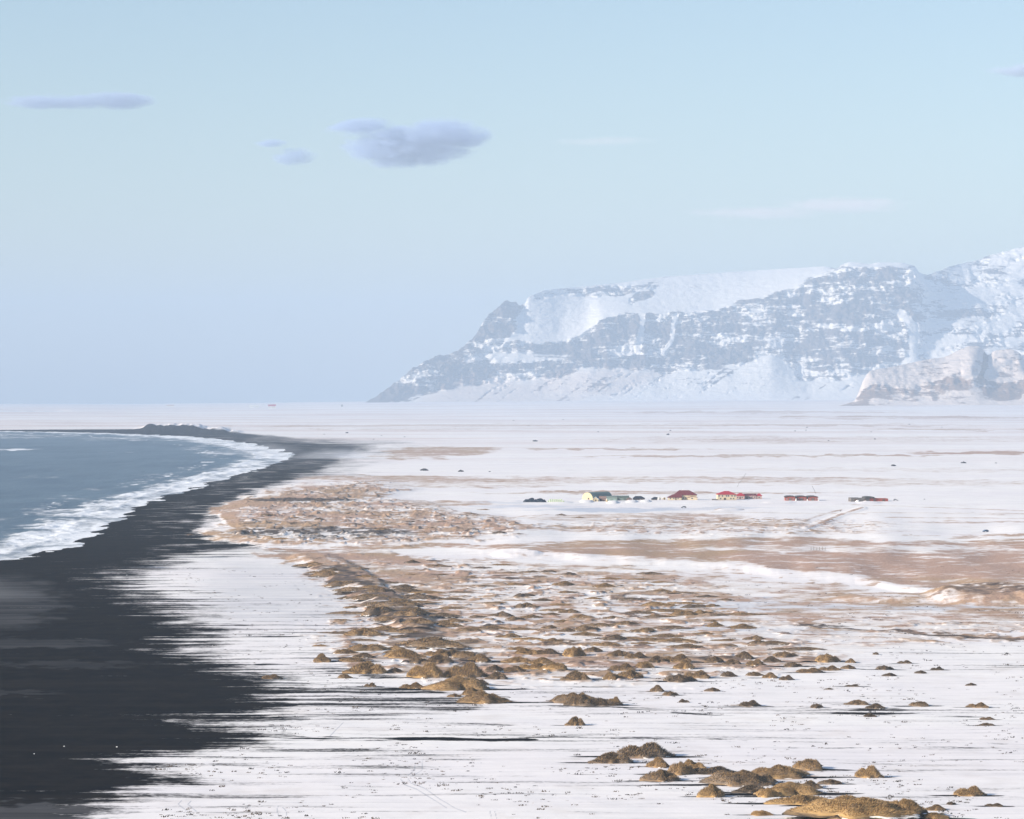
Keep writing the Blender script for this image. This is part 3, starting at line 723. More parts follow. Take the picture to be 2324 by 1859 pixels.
FOOT = [(600, 20000), (3000, 20000)]
D1 = [(600, 20250), (800, 20200), (1000, 20600), (1240, 20700), (1520, 20700), (1655, 20800), (1780, 20500), (1930, 20900), (3000, 20900)]
D2 = [(600, 20400), (800, 20300), (1000, 20800), (1250, 21100), (1500, 21300), (1700, 21500), (1930, 21500), (1960, 21700), (3000, 22000)]
D3 = [(600, 20500), (800, 20400), (1000, 21000), (1070, 21250), (1200, 21900), (1400, 22600), (1600, 22900), (1735, 22600), (1790, 21900), (1930, 21800), (2050, 22700), (3000, 23400)]
V0 = [(600, 853), (760, 852), (1200, 851), (1800, 849), (2156, 848), (3000, 846)]
V1 = [(600, 853), (765, 850), (780, 848), (860, 841), (950, 817), (1040, 806), (1150, 800), (1240, 772), (1330, 776), (1400, 786), (1500, 776), (1560, 768), (1625, 748),
      (1705, 794), (1780, 800), (1889, 772), (1923, 747), (1960, 766), (2033, 746), (2156, 762), (2500, 760), (3000, 790)]
V2 = [(600, 853), (765, 850), (790, 843), (830, 822), (900, 784), (960, 760), (1000, 735), (1100, 719), (1190, 719), (1235, 700), (1262, 672), (1307, 661), (1400, 660), (1500, 653), (1613, 622),
      (1675, 602), (1706, 592), (1760, 572), (1789, 562), (1930, 566), (1945, 600), (2000, 632), (2156, 650), (2500, 640), (3000, 700)]
V3 = [(600, 853), (765, 850), (800, 830), (822, 811), (835, 803), (850, 787), (880, 770), (900, 760), (930, 747), (960, 742), (978, 730), (1000, 702), (1022, 672), (1026, 662), (1050, 650), (1055, 640), (1068, 632), (1085, 634), (1092, 642),
      (1105, 640), (1112, 626), (1145, 611), (1200, 606), (1300, 596), (1400, 583), (1500, 576), (1600, 569), (1735, 561), (1762, 566), (1775, 556), (1789, 552), (1830, 556), (1850, 553), (1900, 553),
      (1925, 560), (1936, 575), (1950, 580), (2000, 562), (2060, 546), (2110, 530), (2156, 519), (2300, 500), (2500, 520), (3000, 640)]


def rock_main(u, v):
    n = 22 * fbm(u / 90, v / 60, 4, 131)
    uu = u + n; vv = v + 9 * fbm(u / 60, v / 40, 4, 137)
    v1 = np.interp(u, [p[0] for p in V1], [p[1] for p in V1]); v2 = np.interp(u, [p[0] for p in V2], [p[1] for p in V2])
    r = 0.26 - .1 * sstep(1400, 1600, u) + 0.40 * sstep(6, -6, vv - v1) * sstep(-5, 5, vv - v2)
    head = [(720, 875), (760, 800), (850, 740), (960, 700), (990, 660), (1040, 600), (1085, 600), (1105, 665), (1085, 700), (1060, 718), (1190, 718), (1300, 700), (1310, 735), (1200, 745), (1000, 752), (950, 790), (860, 845), (830, 885)]
    r = np.maximum(r, 0.74 * poly_mask(uu, vv, head, 6, 1.2))
    r = np.maximum(r, 0.62 * poly_mask(uu, vv, [(1110, 632), (1150, 609), (1340, 594), (1400, 590), (1330, 622), (1200, 628)], 5, 2))
    r = np.maximum(r, 0.60 * poly_mask(uu, vv, [(1330, 625), (1375, 600), (1392, 604), (1380, 632), (1310, 650)], 5, 1.5))
    r = np.maximum(r, 0.72 * poly_mask(uu, vv, [(1310, 662), (1500, 655), (1560, 690), (1600, 760), (1500, 775), (1250, 770), (1180, 800), (1100, 790), (1250, 700)], 9, 1.5))
    r = np.maximum(r, 0.68 * poly_mask(uu, vv, [(1660, 612), (1760, 556), (1930, 556), (1945, 600), (1925, 660), (1905, 760), (1790, 802), (1665, 800), (1650, 730), (1590, 640)], 10, 1.5))
    r = np.maximum(r, 0.60 * poly_mask(uu, vv, [(980, 765), (1080, 765), (1080, 800), (1030, 815), (960, 800)], 6, 1.5))
    r = r - 0.32 * poly_mask(uu, vv, [(1100, 640), (1310, 632), (1262, 668), (1180, 718), (1078, 716)], 6, 1.5)
    r = r - 0.55 * line_mask(u + 0.25 * n, v, [(1895, 660), (1922, 690), (1928, 742), (1910, 765)], 13, 1.0)
    r = r - 0.5 * line_mask(u + 0.3 * n, v, [(1352, 665), (1350, 700), (1345, 735)], 9, 1.0) - 0.5 * line_mask(u + .3 * n, v, [(1422, 665), (1412, 720), (1400, 745)], 7, 1.0)
    r = r - 0.35 * line_mask(u + 0.3 * n, v, [(2050, 600), (2040, 680), (2035, 745)], 16, 1.0)
    r = r - 0.30 * ell(uu, vv, 1120, 752, 110, 12) - 0.4 * ell(uu, vv, 1070, 750, 50, 14)
    right = sstep(1935, 1955, u)
    r = r * (1 - right) + right * (0.44 + 0.2 * fbm(u / 50 + v / 60, v / 22, 3, 151))
    r = r - .05 + .22 * fbm(u / 75 + 3, v / 24, 4, 155) * sstep(.3, .5, r)
    r = np.maximum(r, .8 * sstep(900, 860, u) * sstep(848, 842, v + (u - 780) * .12))
    # streaks of scree
    sc = fbm((u + v * 1.4) / 16, (v - u * 0.1) / 90, 3, 161)
    r = r + sstep(0, 8, vv - v1) * (0.34 * sc + .22 * fbm((u + v * 1.2) / 60, (v - u * .1) / 60, 3, 163) + .12 * fbm(u / 5, v / 5, 2, 165))
    return r


def warm_main(u, v):
    w = 0.75 * poly_mask(u, v + 8 * fbm(u / 50, v / 50, 3, 171), [(850, 856), (990, 790), (1100, 800), (1300, 770), (1400, 790), (1300, 830), (1180, 856)], 14, 2)
    return w


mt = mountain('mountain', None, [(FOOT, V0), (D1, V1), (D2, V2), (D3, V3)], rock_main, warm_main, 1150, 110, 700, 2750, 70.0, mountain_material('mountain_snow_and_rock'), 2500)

HF = [(1700, 14600), (2900, 14600)]
H1 = [(1780, 14700), (1830, 14750), (2060, 14900), (2400, 15000), (2900, 14800)]
H2 = [(1780, 14750), (1830, 14850), (2060, 15250), (2400, 15300), (2900, 14900)]
HV0 = [(1760, 856), (2900, 852)]
HV1 = [(1760, 856), (1800, 848), (1822, 815), (1840, 806), (1900, 812), (1960, 806), (2000, 790), (2030, 778), (2050, 768), (2068, 788), (2078, 800), (2100, 804), (2140, 806), (2165, 790), (2200, 812), (2300, 850), (2900, 856)]
HV2 = [(1760, 856), (1800, 845), (1820, 795), (1832, 780), (1880, 772), (1951, 757), (1990, 752), (2016, 738), (2040, 728), (2060, 728), (2074, 738), (2082, 748), (2092, 738), (2126, 734), (2147, 743), (2160, 765), (2210, 790), (2300, 846), (2900, 856)]


def rock_hill(u, v):
    h1 = np.interp(u, [p[0] for p in HV1], [p[1] for p in HV1])
    vv = v + 5 * fbm(u / 25, v / 25, 4, 181)
    r = 0.35 + 0.27 * sstep(-4, 4, vv - h1) * sstep(14, 0, v - (h1 + 28) - 10 * fbm(u / 20, v / 40, 3, 7))
    r = np.maximum(r, 0.46 * ell(u, v, 2118, 772, 42, 42))
    r = np.maximum(r, 0.9 * line_mask(u, v, [(2076, 742), (2074, 770), (2062, 795)], 9, 1.0))
    r = r - 0.3 * ell(u, v, 2038, 782, 16, 20)
    return r


def warm_hill(u, v):
    return 0.8 + 0 * u


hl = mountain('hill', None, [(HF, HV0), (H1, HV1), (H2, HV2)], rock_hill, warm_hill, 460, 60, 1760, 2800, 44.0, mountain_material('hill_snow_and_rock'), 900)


# ------------------------------------------------------------------ farm buildings and small objects
S2M = 0.9277                       # survey sheet units -> map units


def spot(su, sv):
    """foot of a thing given on the survey sheet: x, y, ground z, metres per sheet unit"""
    x, y = land(su * S2M, sv * S2M)
    x, y = float(x[0]), float(y[0])
    return x, y, ground_z(x, y), S2M * K * y


def simple(name, col, rough=0.8, var=0.25, scale=1.5, metal=0.0):
    t = NT(name); n = t.noise(t.obj(), scale, 4, 0.6)
    dark = tuple(c * (1 - var) for c in col)
    t.pbsdf(t.mix(n, dark, col), rough, t.bump(n, 0.2, 0.03), 0.25, metal)
    return t.m


M = dict(
    cream=simple('cream_render', (0.66, 0.55, 0.38)), white=simple('white_paint', (0.80, 0.79, 0.76)), maroon=simple('maroon_sheet_roof', (0.16, 0.035, 0.04)),
    red=simple('red_sheet_roof', (0.42, 0.035, 0.05)), darkred=simple('dark_red_roof', (0.20, 0.03, 0.05)), barnred=simple('red_barn_boards', (0.34, 0.085, 0.06), scale=.8),
    barngrey=simple('weathered_grey_boards', (0.16, 0.145, 0.135), scale=.8), turf=simple('dark_turf_roof', (0.075, 0.072, 0.065), scale=.7), green=simple('grey_green_sheet', (0.20, 0.25, 0.225)),
    darkgreen=simple('dark_green_sheet', (0.11, 0.145, 0.13)), teal=simple('teal_boards', (0.27, 0.36, 0.33)), navy=simple('dark_navy_roof', (0.025, 0.032, 0.05)),
    brown=simple('pinkish_brown_boards', (0.25, 0.17, 0.15)), dbrown=simple('brown_turf', (0.14, 0.09, 0.07)), beige=simple('beige_boards', (0.50, 0.42, 0.28)), yellow=simple('cream_yellow_sheet', (0.58, 0.47, 0.30), var=.1),
    glass=simple('dark_window_glass', (0.03, 0.035, 0.045), 0.15, .1), pink=simple('pale_pink_render', (0.52, 0.36, 0.32)), frame=simple('window_frame_paint', (0.75, 0.74, 0.7)),
    door=simple('dark_door', (0.07, 0.05, 0.045)), tarp=simple('blue_black_tarpaulin', (0.018, 0.028, 0.045), 0.5), bale=simple('pale_green_wrap', (0.52, 0.62, 0.42), 0.45), metal=simple('grey_metal', (0.12, 0.12, 0.12), 0.5, .2, 3, 0.6),
    wood=simple('weathered_wood', (0.20, 0.155, 0.11), scale=6), carwhite=simple('silver_car_paint', (0.32, 0.33, 0.35), 0.3, .05), carblue=simple('blue_car_paint', (0.10, 0.16, 0.26), 0.3, .05),
    tyre=simple('tyre_rubber', (0.02, 0.02, 0.02)), rim=simple('wheel_rim', (0.45, 0.45, 0.46), 0.3, .1, 3, .8), ice=simple('white_ice', (0.85, 0.87, 0.9), 0.25, .08), stone=simple('dark_lava_stone', (0.05, 0.048, 0.05), 0.9, .4, 3), snow=simple('drifted_snow', SNOW, .7, .05))


class MB:
    def __init__(s): s.v = []; s.f = []
    def poly(s, vs, fs):
        b = len(s.v); s.v += [tuple(map(float, p)) for p in vs]; s.f += [tuple(b + i for i in f) for f in fs]; return s
    def box(s, x0, x1, y0, y1, z0, z1):
        return s.poly([(x, y, z) for x in (x0, x1) for y in (y0, y1) for z in (z0, z1)], [(0, 1, 3, 2), (4, 6, 7, 5), (0, 4, 5, 1), (2, 3, 7, 6), (0, 2, 6, 4), (1, 5, 7, 3)])
    def hip(s, x0, x1, y0, y1, z, h, rx0, rx1, o=0.4, th=0.18):
        ym = (y0 + y1) / 2; x0 -= o; x1 += o; y0 -= o; y1 += o
        v = [(x0, y0, z), (x1, y0, z), (x1, y1, z), (x0, y1, z), (rx0, ym, z + h), (rx1, ym, z + h)]
        v += [(a, b, c - th) for a, b, c in v[:4]]
        return s.poly(v, [(0, 1, 5, 4), (2, 3, 4, 5), (3, 0, 4), (1, 2, 5), (6, 7, 1, 0), (7, 8, 2, 1), (8, 9, 3, 2), (9, 6, 0, 3), (9, 8, 7, 6)])
    def gable(s, x0, x1, y0, y1, z, h, along='x', o=0.3, th=0.2):
        """two roof slabs; ridge along x or y"""
        if along == 'x':
            ym = (y0 + y1) / 2
            pr = [(y0 - o, z - o * h / (ym - y0)), (ym, z + h), (y1 + o, z - o * h / (ym - y0))]
            P = [(x, a, b) for x in (x0 - o, x1 + o) for a, b in pr + [(pr[2][0], pr[2][1] - th), (ym, z + h - th), (pr[0][0], pr[0][1] - th)]]
        else:
            xm = (x0 + x1) / 2
            pr = [(x0 - o, z - o * h / (xm - x0)), (xm, z + h), (x1 + o, z - o * h / (xm - x0))]
            P = [(a, y, b) for y in (y0 - o, y1 + o) for a, b in pr + [(pr[2][0], pr[2][1] - th), (xm, z + h - th), (pr[0][0], pr[0][1] - th)]]
        n = 6
        fs = [tuple(range(5, -1, -1)), tuple(range(6, 12))] + [(i, (i + 1) % n, (i + 1) % n + n, i + n) for i in range(n)]
        fs = [(5, 4, 1, 0), (4, 3, 2, 1), (6, 7, 10, 11), (7, 8, 9, 10)] + fs[2:]
        return s.poly(P, fs)
    def gwall(s, x0, x1, y0, y1, z0, z, h, along='x'):
        """walls with gable ends"""
        if along == 'x':
            ym = (y0 + y1) / 2
            pr = [(y0, z0), (y0, z), (ym, z + h), (y1, z), (y1, z0)]; P = [(x, a, b) for x in (x0, x1) for a, b in pr]
        else:
            xm = (x0 + x1) / 2
            pr = [(x0, z0), (x0, z), (xm, z + h), (x1, z), (x1, z0)]; P = [(a, y, b) for y in (y0, y1) for a, b in pr]
        return s.poly(P, [(0, 1, 2, 3, 4), (9, 8, 7, 6, 5)] + [(i, (i + 1) % 5, (i + 1) % 5 + 5, i + 5) for i in range(5)])
    def arch(s, w, h, y0, y1, z0=0.0, n=14, flat=1.0, x=0.0, solid=True, th=0.15, pw=1.0):
        """barrel: half width w, height h, from y0 to y1"""
        out = [(x - w * math.cos(math.pi * i / n), z0 + h * math.sin(math.pi * i / n) ** pw) for i in range(n + 1)]
        if solid:
            P = [(a, y, b) for y in (y0, y1) for a, b in out]; m = n + 1
            return s.poly(P, [tuple(range(m)), tuple(range(2 * m - 1, m - 1, -1))] + [(i, (i + 1) % m, (i + 1) % m + m, i + m) for i in range(m)])
        inn = [(x - (w - th) * math.cos(math.pi * i / n), z0 + (h - th) * math.sin(math.pi * i / n) ** pw) for i in range(n + 1)][::-1]
        ring = out + inn; m = len(ring); P = [(a, y, b) for y in (y0, y1) for a, b in ring]
        fs = [(i, (i + 1) % m, (i + 1) % m + m, i + m) for i in range(m)]
        for i in range(n):
            fs += [(i + 1, i, m - 1 - i, m - 2 - i), (m + i, m + i + 1, 2 * m - 2 - i, 2 * m - 1 - i)]
        return s.poly(P, fs)
    def tube(s, pts, r0, r1=None, n=6):
        r1 = r0 if r1 is None else r1
        pts = [Vector(p) for p in pts]; b = len(s.v); k = len(pts)
        for i, p in enumerate(pts):
            d = (pts[min(i + 1, k - 1)] - pts[max(i - 1, 0)]).normalized()
            a = d.cross(Vector((0, 0, 1)))
            if a.length < 1e-3: a = Vector((1, 0, 0))
            a.normalize(); c = d.cross(a); r = r0 + (r1 - r0) * i / (k - 1)
            for j in range(n):
                q = p + r * (a * math.cos(2 * math.pi * j / n) + c * math.sin(2 * math.pi * j / n)); s.v.append(tuple(q))
        for i in range(k - 1):
            for j in range(n):
                s.f.append((b + i * n + j, b + i * n + (j + 1) % n, b + (i + 1) * n + (j + 1) % n, b + (i + 1) * n + j))
        s.f.append(tuple(b + j for j in range(n))[::-1]); s.f.append(tuple(b + (k - 1) * n + j for j in range(n)))
        return s
    def lump(s, c, r, seed=0, n=10, m=6, rough=0.25, flat=-0.4):
        rr = random.Random(seed); b = len(s.v); ph = [rr.random() * 6 for _ in range(4)]
        for i in range(m + 1):
            th = math.pi * i / m
            for j in range(n):
                p = 2 * math.pi * j / n
                k = 1 + rough * (0.5 * math.sin(3 * p + ph[0] + 2 * th) + 0.5 * math.sin(2 * p + ph[1] - 3 * th) + (rr.random() - .5) * .8)
                z = max(math.cos(th) * k, flat)
                s.v.append((c[0] + r[0] * math.sin(th) * math.cos(p) * k, c[1] + r[1] * math.sin(th) * math.sin(p) * k, c[2] + r[2] * z))
        for i in range(m):
            for j in range(n):
                s.f.append((b + i * n + j, b + (i + 1) * n + j, b + (i + 1) * n + (j + 1) % n, b + i * n + (j + 1) % n))
        return s
    def build(s, name, mat, parent=None, smooth=False):
        me = bpy.data.meshes.new(name); me.from_pydata(s.v, [], s.f); me.update()
        me.materials.append(M[mat] if isinstance(mat, str) else mat)
        if smooth: me.polygons.foreach_set('use_smooth', [True] * len(me.polygons))
        return link(bpy.data.objects.new(name, me), parent)


def tag(o, label, cat, group=None):
    o['label'] = label; o['category'] = cat
    if group: o['group'] = group
    return o


def thing(name, label, cat, loc, rz=0.0, group=None):
    e = bpy.data.objects.new(name, None); COL.objects.link(e)
    e.location = loc; e.rotation_euler = (0, 0, rz)
    return tag(e, label, cat, group)


def window(root, x, y, z, w, h):
    f = MB().box(x - w / 2 - .12, x + w / 2 + .12, y - .06, y + .02, z - .12, z + h + .12).build('window', 'frame', root)
    MB().box(x - w / 2, x + w / 2, y - .09, y - .063, z, z + h).build('pane', 'glass', f)


def plinth(root, x0, x1, y0, y1):
    MB().box(x0 - .1, x1 + .1, y0 - .1, y1 + .1, -1.5, 0.25).build('foundation', 'barngrey', root)


# maroon-roofed farmhouse
x, y, z, m = spot(1550, 1135)
g = thing('farmhouse', 'cream farmhouse with a large maroon hipped roof and a lower left wing', 'house', (x, y, z), math.radians(-4))
plinth(g, -7.6, 12.2, 0, 10)
MB().box(-7.5, 12, 0, 10, .25, 4.4).build('wall', 'cream', g)
r = MB().hip(-7.5, 12, 0, 10, 4.4, 3.9, -3.5, 5.5, .5).build('roof', 'maroon', g)
MB().box(-.6, .5, 5.6, 6.6, 7.4, 9.2).build('chimney', 'white', r)
MB().box(-13.2, -1.2, -3.2, -.01, .1, 2.5).build('wing', 'cream', g)
MB().poly([(-14, -3.9, 2.4), (-.8, -3.9, 2.4), (-.8, -.02, 5.0), (-8.6, -.02, 5.0), (-14, 0, 2.4), (-14, -3.9, 2.2), (-.8, -3.9, 2.2), (-.8, -.02, 2.25), (-14, 0, 2.25)],
          [(0, 1, 2, 3), (0, 3, 4), (5, 8, 7, 6), (0, 5, 6, 1), (1, 6, 7, 2), (0, 4, 8, 5), (3, 2, 7, 8, 4)]).build('wing_roof', 'maroon', g)
MB().gwall(4.2, 12.6, -2.6, -.01, .1, 2.3, 1.0, 'y').build('porch', 'cream', g)
MB().gable(4.2, 12.6, -2.6, -.02, 2.35, 1.0, 'y', .3).build('porch_roof', 'maroon', g)
for wx in (-11, -8, -4.2): window(g, wx, -3.22, 1.0, 1.0, .9)
for wx in (.4, 2.6): window(g, wx, -.02, 1.1, 1.1, 1.3)
window(g, 8, -2.62, 1.0, 1.3, 1.0)
MB().box(-6.6, -5.6, -3.3, -3.2, .1, 2.1).build('door', 'door', g)

# red-roofed two-storey guest house
x, y, z, m = spot(1650, 1135.5)
g = thing('guest_house', 'two storey cream house with a bright red hipped roof', 'house', (x, y, z), math.radians(3))
plinth(g, -8.2, 8.2, 0, 9.5)
MB().box(-8.2, 8.2, 0, 9.5, .25, 5.0).build('wall', 'cream', g)
r = MB().hip(-8.2, 8.2, 0, 9.5, 5.0, 2.8, -2.0, 2.2, .6).build('roof', 'red', g)
MB().box(-1.8, -.9, 5.4, 6.3, 6.6, 8.5).build('chimney', 'white', r)
for wx in (-7.0, -4.0, -.5, 1.2, 4.4, 6.9): window(g, wx, -.02, 3.1, 1.0, 1.1)
for wx in (-5.6, 3.4, 5.8): window(g, wx, -.02, .8, 1.0, 1.1)
MB().box(-2.7, -.9, -.1, -.01, .2, 1.9).build('door', 'door', g)
MB().box(-13.5, -8.3, -1.5, -1.2, -.6, 1.1).build('low_wall', 'barngrey', g)

x, y, z, m = spot(1680, 1133.5)
g = thing('cottage', 'small pinkish cottage with a red hipped roof between the guest house and the long annex', 'house', (x, y, z), math.radians(-6))
plinth(g, -3.8, 3.8, 0, 7)
MB().box(-3.8, 3.8, 0, 7, .2, 3.2).build('wall', 'pink', g)
MB().hip(-3.8, 3.8, 0, 7, 3.2, 2.2, -1.0, 1.2, .5).build('roof', 'red', g)
for wx in (-2.2, 1.8): window(g, wx, -.02, 1.0, .9, 1.1)
MB().box(-.6, .5, -.1, -.01, .2, 2.1).build('door', 'door', g)

x, y, z, m = spot(1705.5, 1133)
g = thing('long_annex', 'long low pink annex with a dark red roof and a red hipped end', 'house', (x, y, z), math.radians(-3))
plinth(g, -6.6, 8.0, 0, 7)
MB().gwall(-6.6, 4.2, 0, 6, .2, 3.4, 1.3).build('wall', 'pink', g)
MB().gable(-6.6, 4.2, 0, 6, 3.4, 1.3).build('roof', 'darkred', g)
MB().box(4.3, 9.2, .5, 6.5, .2, 3.0).build('end_wing', 'pink', g)
MB().hip(4.3, 9.2, .5, 6.5, 3.0, 1.9, 6.2, 7.2, .4).build('end_wing_roof', 'red', g)
for wx in (-5.6, -2.0, 0.4, 2.8): window(g, wx, -.02, 1.0, .8, 1.4)
window(g, 6.7, .48, 1.0, 1.2, 1.0)
MB().box(-4.4, -3.4, -.1, -.01, .2, 2.2).build('door', 'door', g)

# three red barns
for i, (su, lab) in enumerate([(1793.5, 'leftmost of the three separate red barns with dark vaulted roofs'), (1819.5, 'middle one of the three separate red barns with dark vaulted roofs'), (1845, 'rightmost of the three separate red barns with dark vaulted roofs')]):
    x, y, z, m = spot(su, 1136.5)
    g = thing('red_barn', lab, 'barn', (x, y, z), math.radians([-2, 1, 2][i]), 'three red barns with dark vaulted roofs')
    MB().box(-4.2, 4.2, 0, 14, -1, 2.7).build('wall', 'barnred', g)
    MB().arch(4.7, 1.5, -.5, 14.4, 2.55, 12, pw=.5, solid=False, th=.45).build('roof', 'turf', g)
    MB().arch(4.15, 1.0, .02, 13.9, 2.7, 12, pw=.5).build('gable', 'barnred', g)
    d = MB().box(-1.2, 1.2, -.08, -.01, -.2, 2.1).build('door', 'barngrey', g)
    window(g, -2.8, -.02, 1.0, .8, .7); window(g, 2.8, -.02, 1.0, .8, .7)
    MB().lump((5.0, 1.0, -.2), (.8, 1.6, 2.3 - .5 * i), 40 + i).build('snow_drift', 'snow', g, True)
# row of joined barns
x, y, z, m = spot(1974, 1138.5)
g = thing('terraced_barn', 'row of four joined barns, grey walled on the left and red on the right', 'barn', (x, y, z), math.radians(5))
for i in range(4):
    c = -12.2 + 8.1 * i; hh = 3.1 - .22 * i
    MB().box(c - 4.0, c + 4.0, -.3 * (i % 2), 12, -1, hh).build('wall', ['barngrey', 'barngrey', 'barnred', 'barnred'][i], g)
    MB().arch(4.25, 1.3, -.8 - .3 * (i % 2), 12.4, hh - .15, 12, pw=.45, solid=False, th=.5).build('roof', 'turf', g)
    MB().arch(3.85, .85, .02, 11.9, hh, 12, pw=.45).build('gable', ['barngrey', 'barngrey', 'barnred', 'barnred'][i], g)
    MB().box(c - 1, c + 1, -.42, -.32, -.2, 2.0).build('door', 'dbrown', g)
MB().lump((-11, -1.8, -.3), (2.0, 1.5, 1.5), 51).build('snow_drift', 'snow', g, True)
MB().lump((-4, -2.0, -.3), (2.6, 1.5, 1.0), 52).build('snow_drift', 'snow', g, True)

# arched barn with cream gable
x, y, z, m = spot(1333, 1138)
g = thing('arched_barn', 'arched barn with a round cream gable and a long grey green curved roof', 'barn', (x, y, z), math.radians(-42))
MB().arch(6.1, 6.3, 0, 26, -.3, 20, pw=.9).build('gable_wall', 'yellow', g)
MB().arch(6.35, 6.6, .3, 26.3, -.3, 20, pw=.9, solid=False, th=.2).build('roof', 'green', g)
MB().box(.6, 2.2, -.1, -.01, 0, 1.4).build('door', 'door', g)
x, y, z, m = spot(1352, 1138.5)
g = thing('small_shed', 'small beige shed with a white snow covered gable roof in front of the arched barn', 'shed', (x, y, z), math.radians(-10))
MB().gwall(-2.6, 2.2, 0, 4, -.5, 2.0, 2.0, 'y').build('wall', 'beige', g)
MB().gable(-2.6, 2.2, 0, 4, 2.05, 2.0, 'y', .35, .3).build('roof', 'white', g)
MB().box(-.5, .5, -.08, -.01, 0, 1.6).build('door', 'door', g)
x, y, z, m = spot(1370, 1138)
g = thing('brown_shed', 'pinkish brown shed beside the arched barn with a low gable roof', 'shed', (x, y, z), math.radians(-8))
MB().gwall(-4.0, 3.6, 0, 5, -.5, 2.7, 1.6).build('wall', 'brown', g)
MB().gable(-4.0, 3.6, 0, 5, 2.75, 1.6).build('roof', 'brown', g)
MB().box(-3.0, -1.8, -.08, -.01, 0, 1.9).build('door', 'door', g)
MB().lump((-4.6, -1, 0), (1.3, 1.2, 2.4), 61).build('snow_drift', 'snow', g, True)
x, y, z, m = spot(1377.5, 1139.5)
g = thing('silo', 'short cream upright tank between the brown shed and the green sheds', 'silo', (x, y, z))
MB().tube([(0, 0, -.5), (0, 0, 2.2)], .95, n=14).build('tank', 'beige', g, True)
MB().tube([(0, 0, 2.2), (0, 0, 2.8)], 1.0, .15, n=14).build('lid', 'white', g)
x, y, z, m = spot(1388, 1138.5)
g = thing('teal_shed', 'teal green lean-to shed at the left end of the long green shed', 'shed', (x, y, z), math.radians(-5))
MB().gwall(-4.2, 4.6, 0, 5, -.5, 3.2, 1.2).build('wall', 'teal', g)
MB().gable(-4.2, 4.6, 0, 5, 3.25, 1.2).build('roof', 'green', g)
MB().box(-1, 1, -.08, -.01, 0, 2.2).build('door', 'green', g)
x, y, z, m = spot(1409, 1136)
g = thing('long_green_shed', 'long low green shed with dark roof and a round vent in its wall', 'shed', (x, y, z), math.radians(-3))
MB().gwall(-8.5, 7.0, 0, 7, -.5, 2.5, 1.5).build('wall', 'green', g)
MB().gable(-8.5, 7.0, 0, 7, 2.55, 1.5).build('roof', 'darkgreen', g)
MB().tube([(-3.3, -.1, 1.2), (-3.3, .1, 1.2)], .8, n=14).build('vent', 'beige', g)
MB().box(2.5, 4.4, -.08, -.01, 0, 2).build('door', 'darkgreen', g)
x, y, z, m = spot(1428.5, 1136)
g = thing('turf_hut', 'rounded brown hut at the right end of the long green shed', 'shed', (x, y, z))
MB().arch(2.6, 2.4, 0, 5, -.3, 12).build('wall', 'brown', g)
MB().arch(2.9, 2.75, .2, 5.2, -.3, 12, solid=False, th=.28).build('roof', 'dbrown', g)
MB().box(-.5, .5, -.08, -.01, 0, 1.6).build('door', 'door', g)
x, y, z, m = spot(1450, 1135)
g = thing('dark_roofed_shed', 'low shed under a wide dark navy hipped roof, standing left of the maroon roofed farmhouse', 'shed', (x, y, z), math.radians(-4))
MB().box(-5.2, 5.0, 0, 7, -.5, 1.3).build('wall', 'barngrey', g)
MB().hip(-5.2, 5.0, 0, 7, 1.3, 2.0, -3.2, 2.0, .4).build('roof', 'navy', g)
MB().box(-1, .6, -.08, -.01, -.2, 1.1).build('door', 'door', g)
x, y, z, m = spot(1485, 1135.5)
g = thing('lean_to_shed', 'tiny dark shed with a one sided navy roof near the farmhouse', 'shed', (x, y, z))
MB().box(-2.4, 2.6, 0, 4, -.5, 1.0).build('wall', 'barngrey', g)
MB().poly([(-3, -.3, .9), (-.2, -.3, 2.6), (2.9, -.3, 2.6), (2.9, -.3, .9), (-3, 4.3, .9), (-.2, 4.3, 2.6), (2.9, 4.3, 2.6), (2.9, 4.3, .9)], [(0, 3, 2, 1), (4, 5, 6, 7), (0, 1, 5, 4), (1, 2, 6, 5), (2, 3, 7, 6), (3, 0, 4, 7)]).build('roof', 'navy', g)
for su, w, hh, mt_, lab in [(1498, 3.2, 1.8, 'white', 'small white gabled shed, the left one of the two beside the farmhouse'), (1508, 2.6, 1.5, 'cream', 'small cream gabled shed, the right one of the two beside the farmhouse')]:
    x, y, z, m = spot(su, 1134.5)
    g = thing('garden_shed', lab, 'shed', (x, y, z), .1, 'two small garden sheds')
    MB().gwall(-w / 2, w / 2, 0, 3, -.5, hh, .9, 'y').build('wall', mt_, g)
    MB().gable(-w / 2, w / 2, 0, 3, hh + .05, .9, 'y', .2, .15).build('roof', 'white', g)
    MB().box(-.4, .4, -.06, -.01, 0, 1.3).build('door', 'door', g)

# covered heap and wrapped bales
x, y, z, m = spot(1213, 1140)
mb = MB()
for i, (cx, rx, hz_) in enumerate([(-6.2, 4.0, 2.2), (-2.4, 3.2, 3.3), (1.2, 2.6, 2.1), (4.6, 3.6, 2.9), (7.2, 2.8, 2.0)]):
    mb.lump((cx, .6 * (i % 2), .1), (rx, 2.6, hz_), 70 + i, 14, 8, .2)
o = mb.build('covered_heap', 'tarp', None, True); o.location = (x, y, z)
tag(o, 'dark blue black two humped heap under sheeting, far left of the farm buildings', 'heap')
x, y, z, m = spot(1262, 1139)
bm = MB().tube([(0, -.65, .6), (0, .65, .6)], .72, n=14)
k = 0
src = None
for row in range(2):
    for i in range(9 - 2 * row):
        if src is None:
            src = bm.build('wrapped_bale', 'bale', None, True); o = src
        else:
            o = src.copy(); COL.objects.link(o)
        o.location = (x - 6.6 + 1.62 * i + row * 1.5, y + row * .4, z - .1 + row * 1.2); o.rotation_euler = (0, 0, random.uniform(-.1, .1))
        tag(o, 'pale green wrapped bale in the low stack between the dark heap and the arched barn', 'bale', 'pale green wrapped bales')

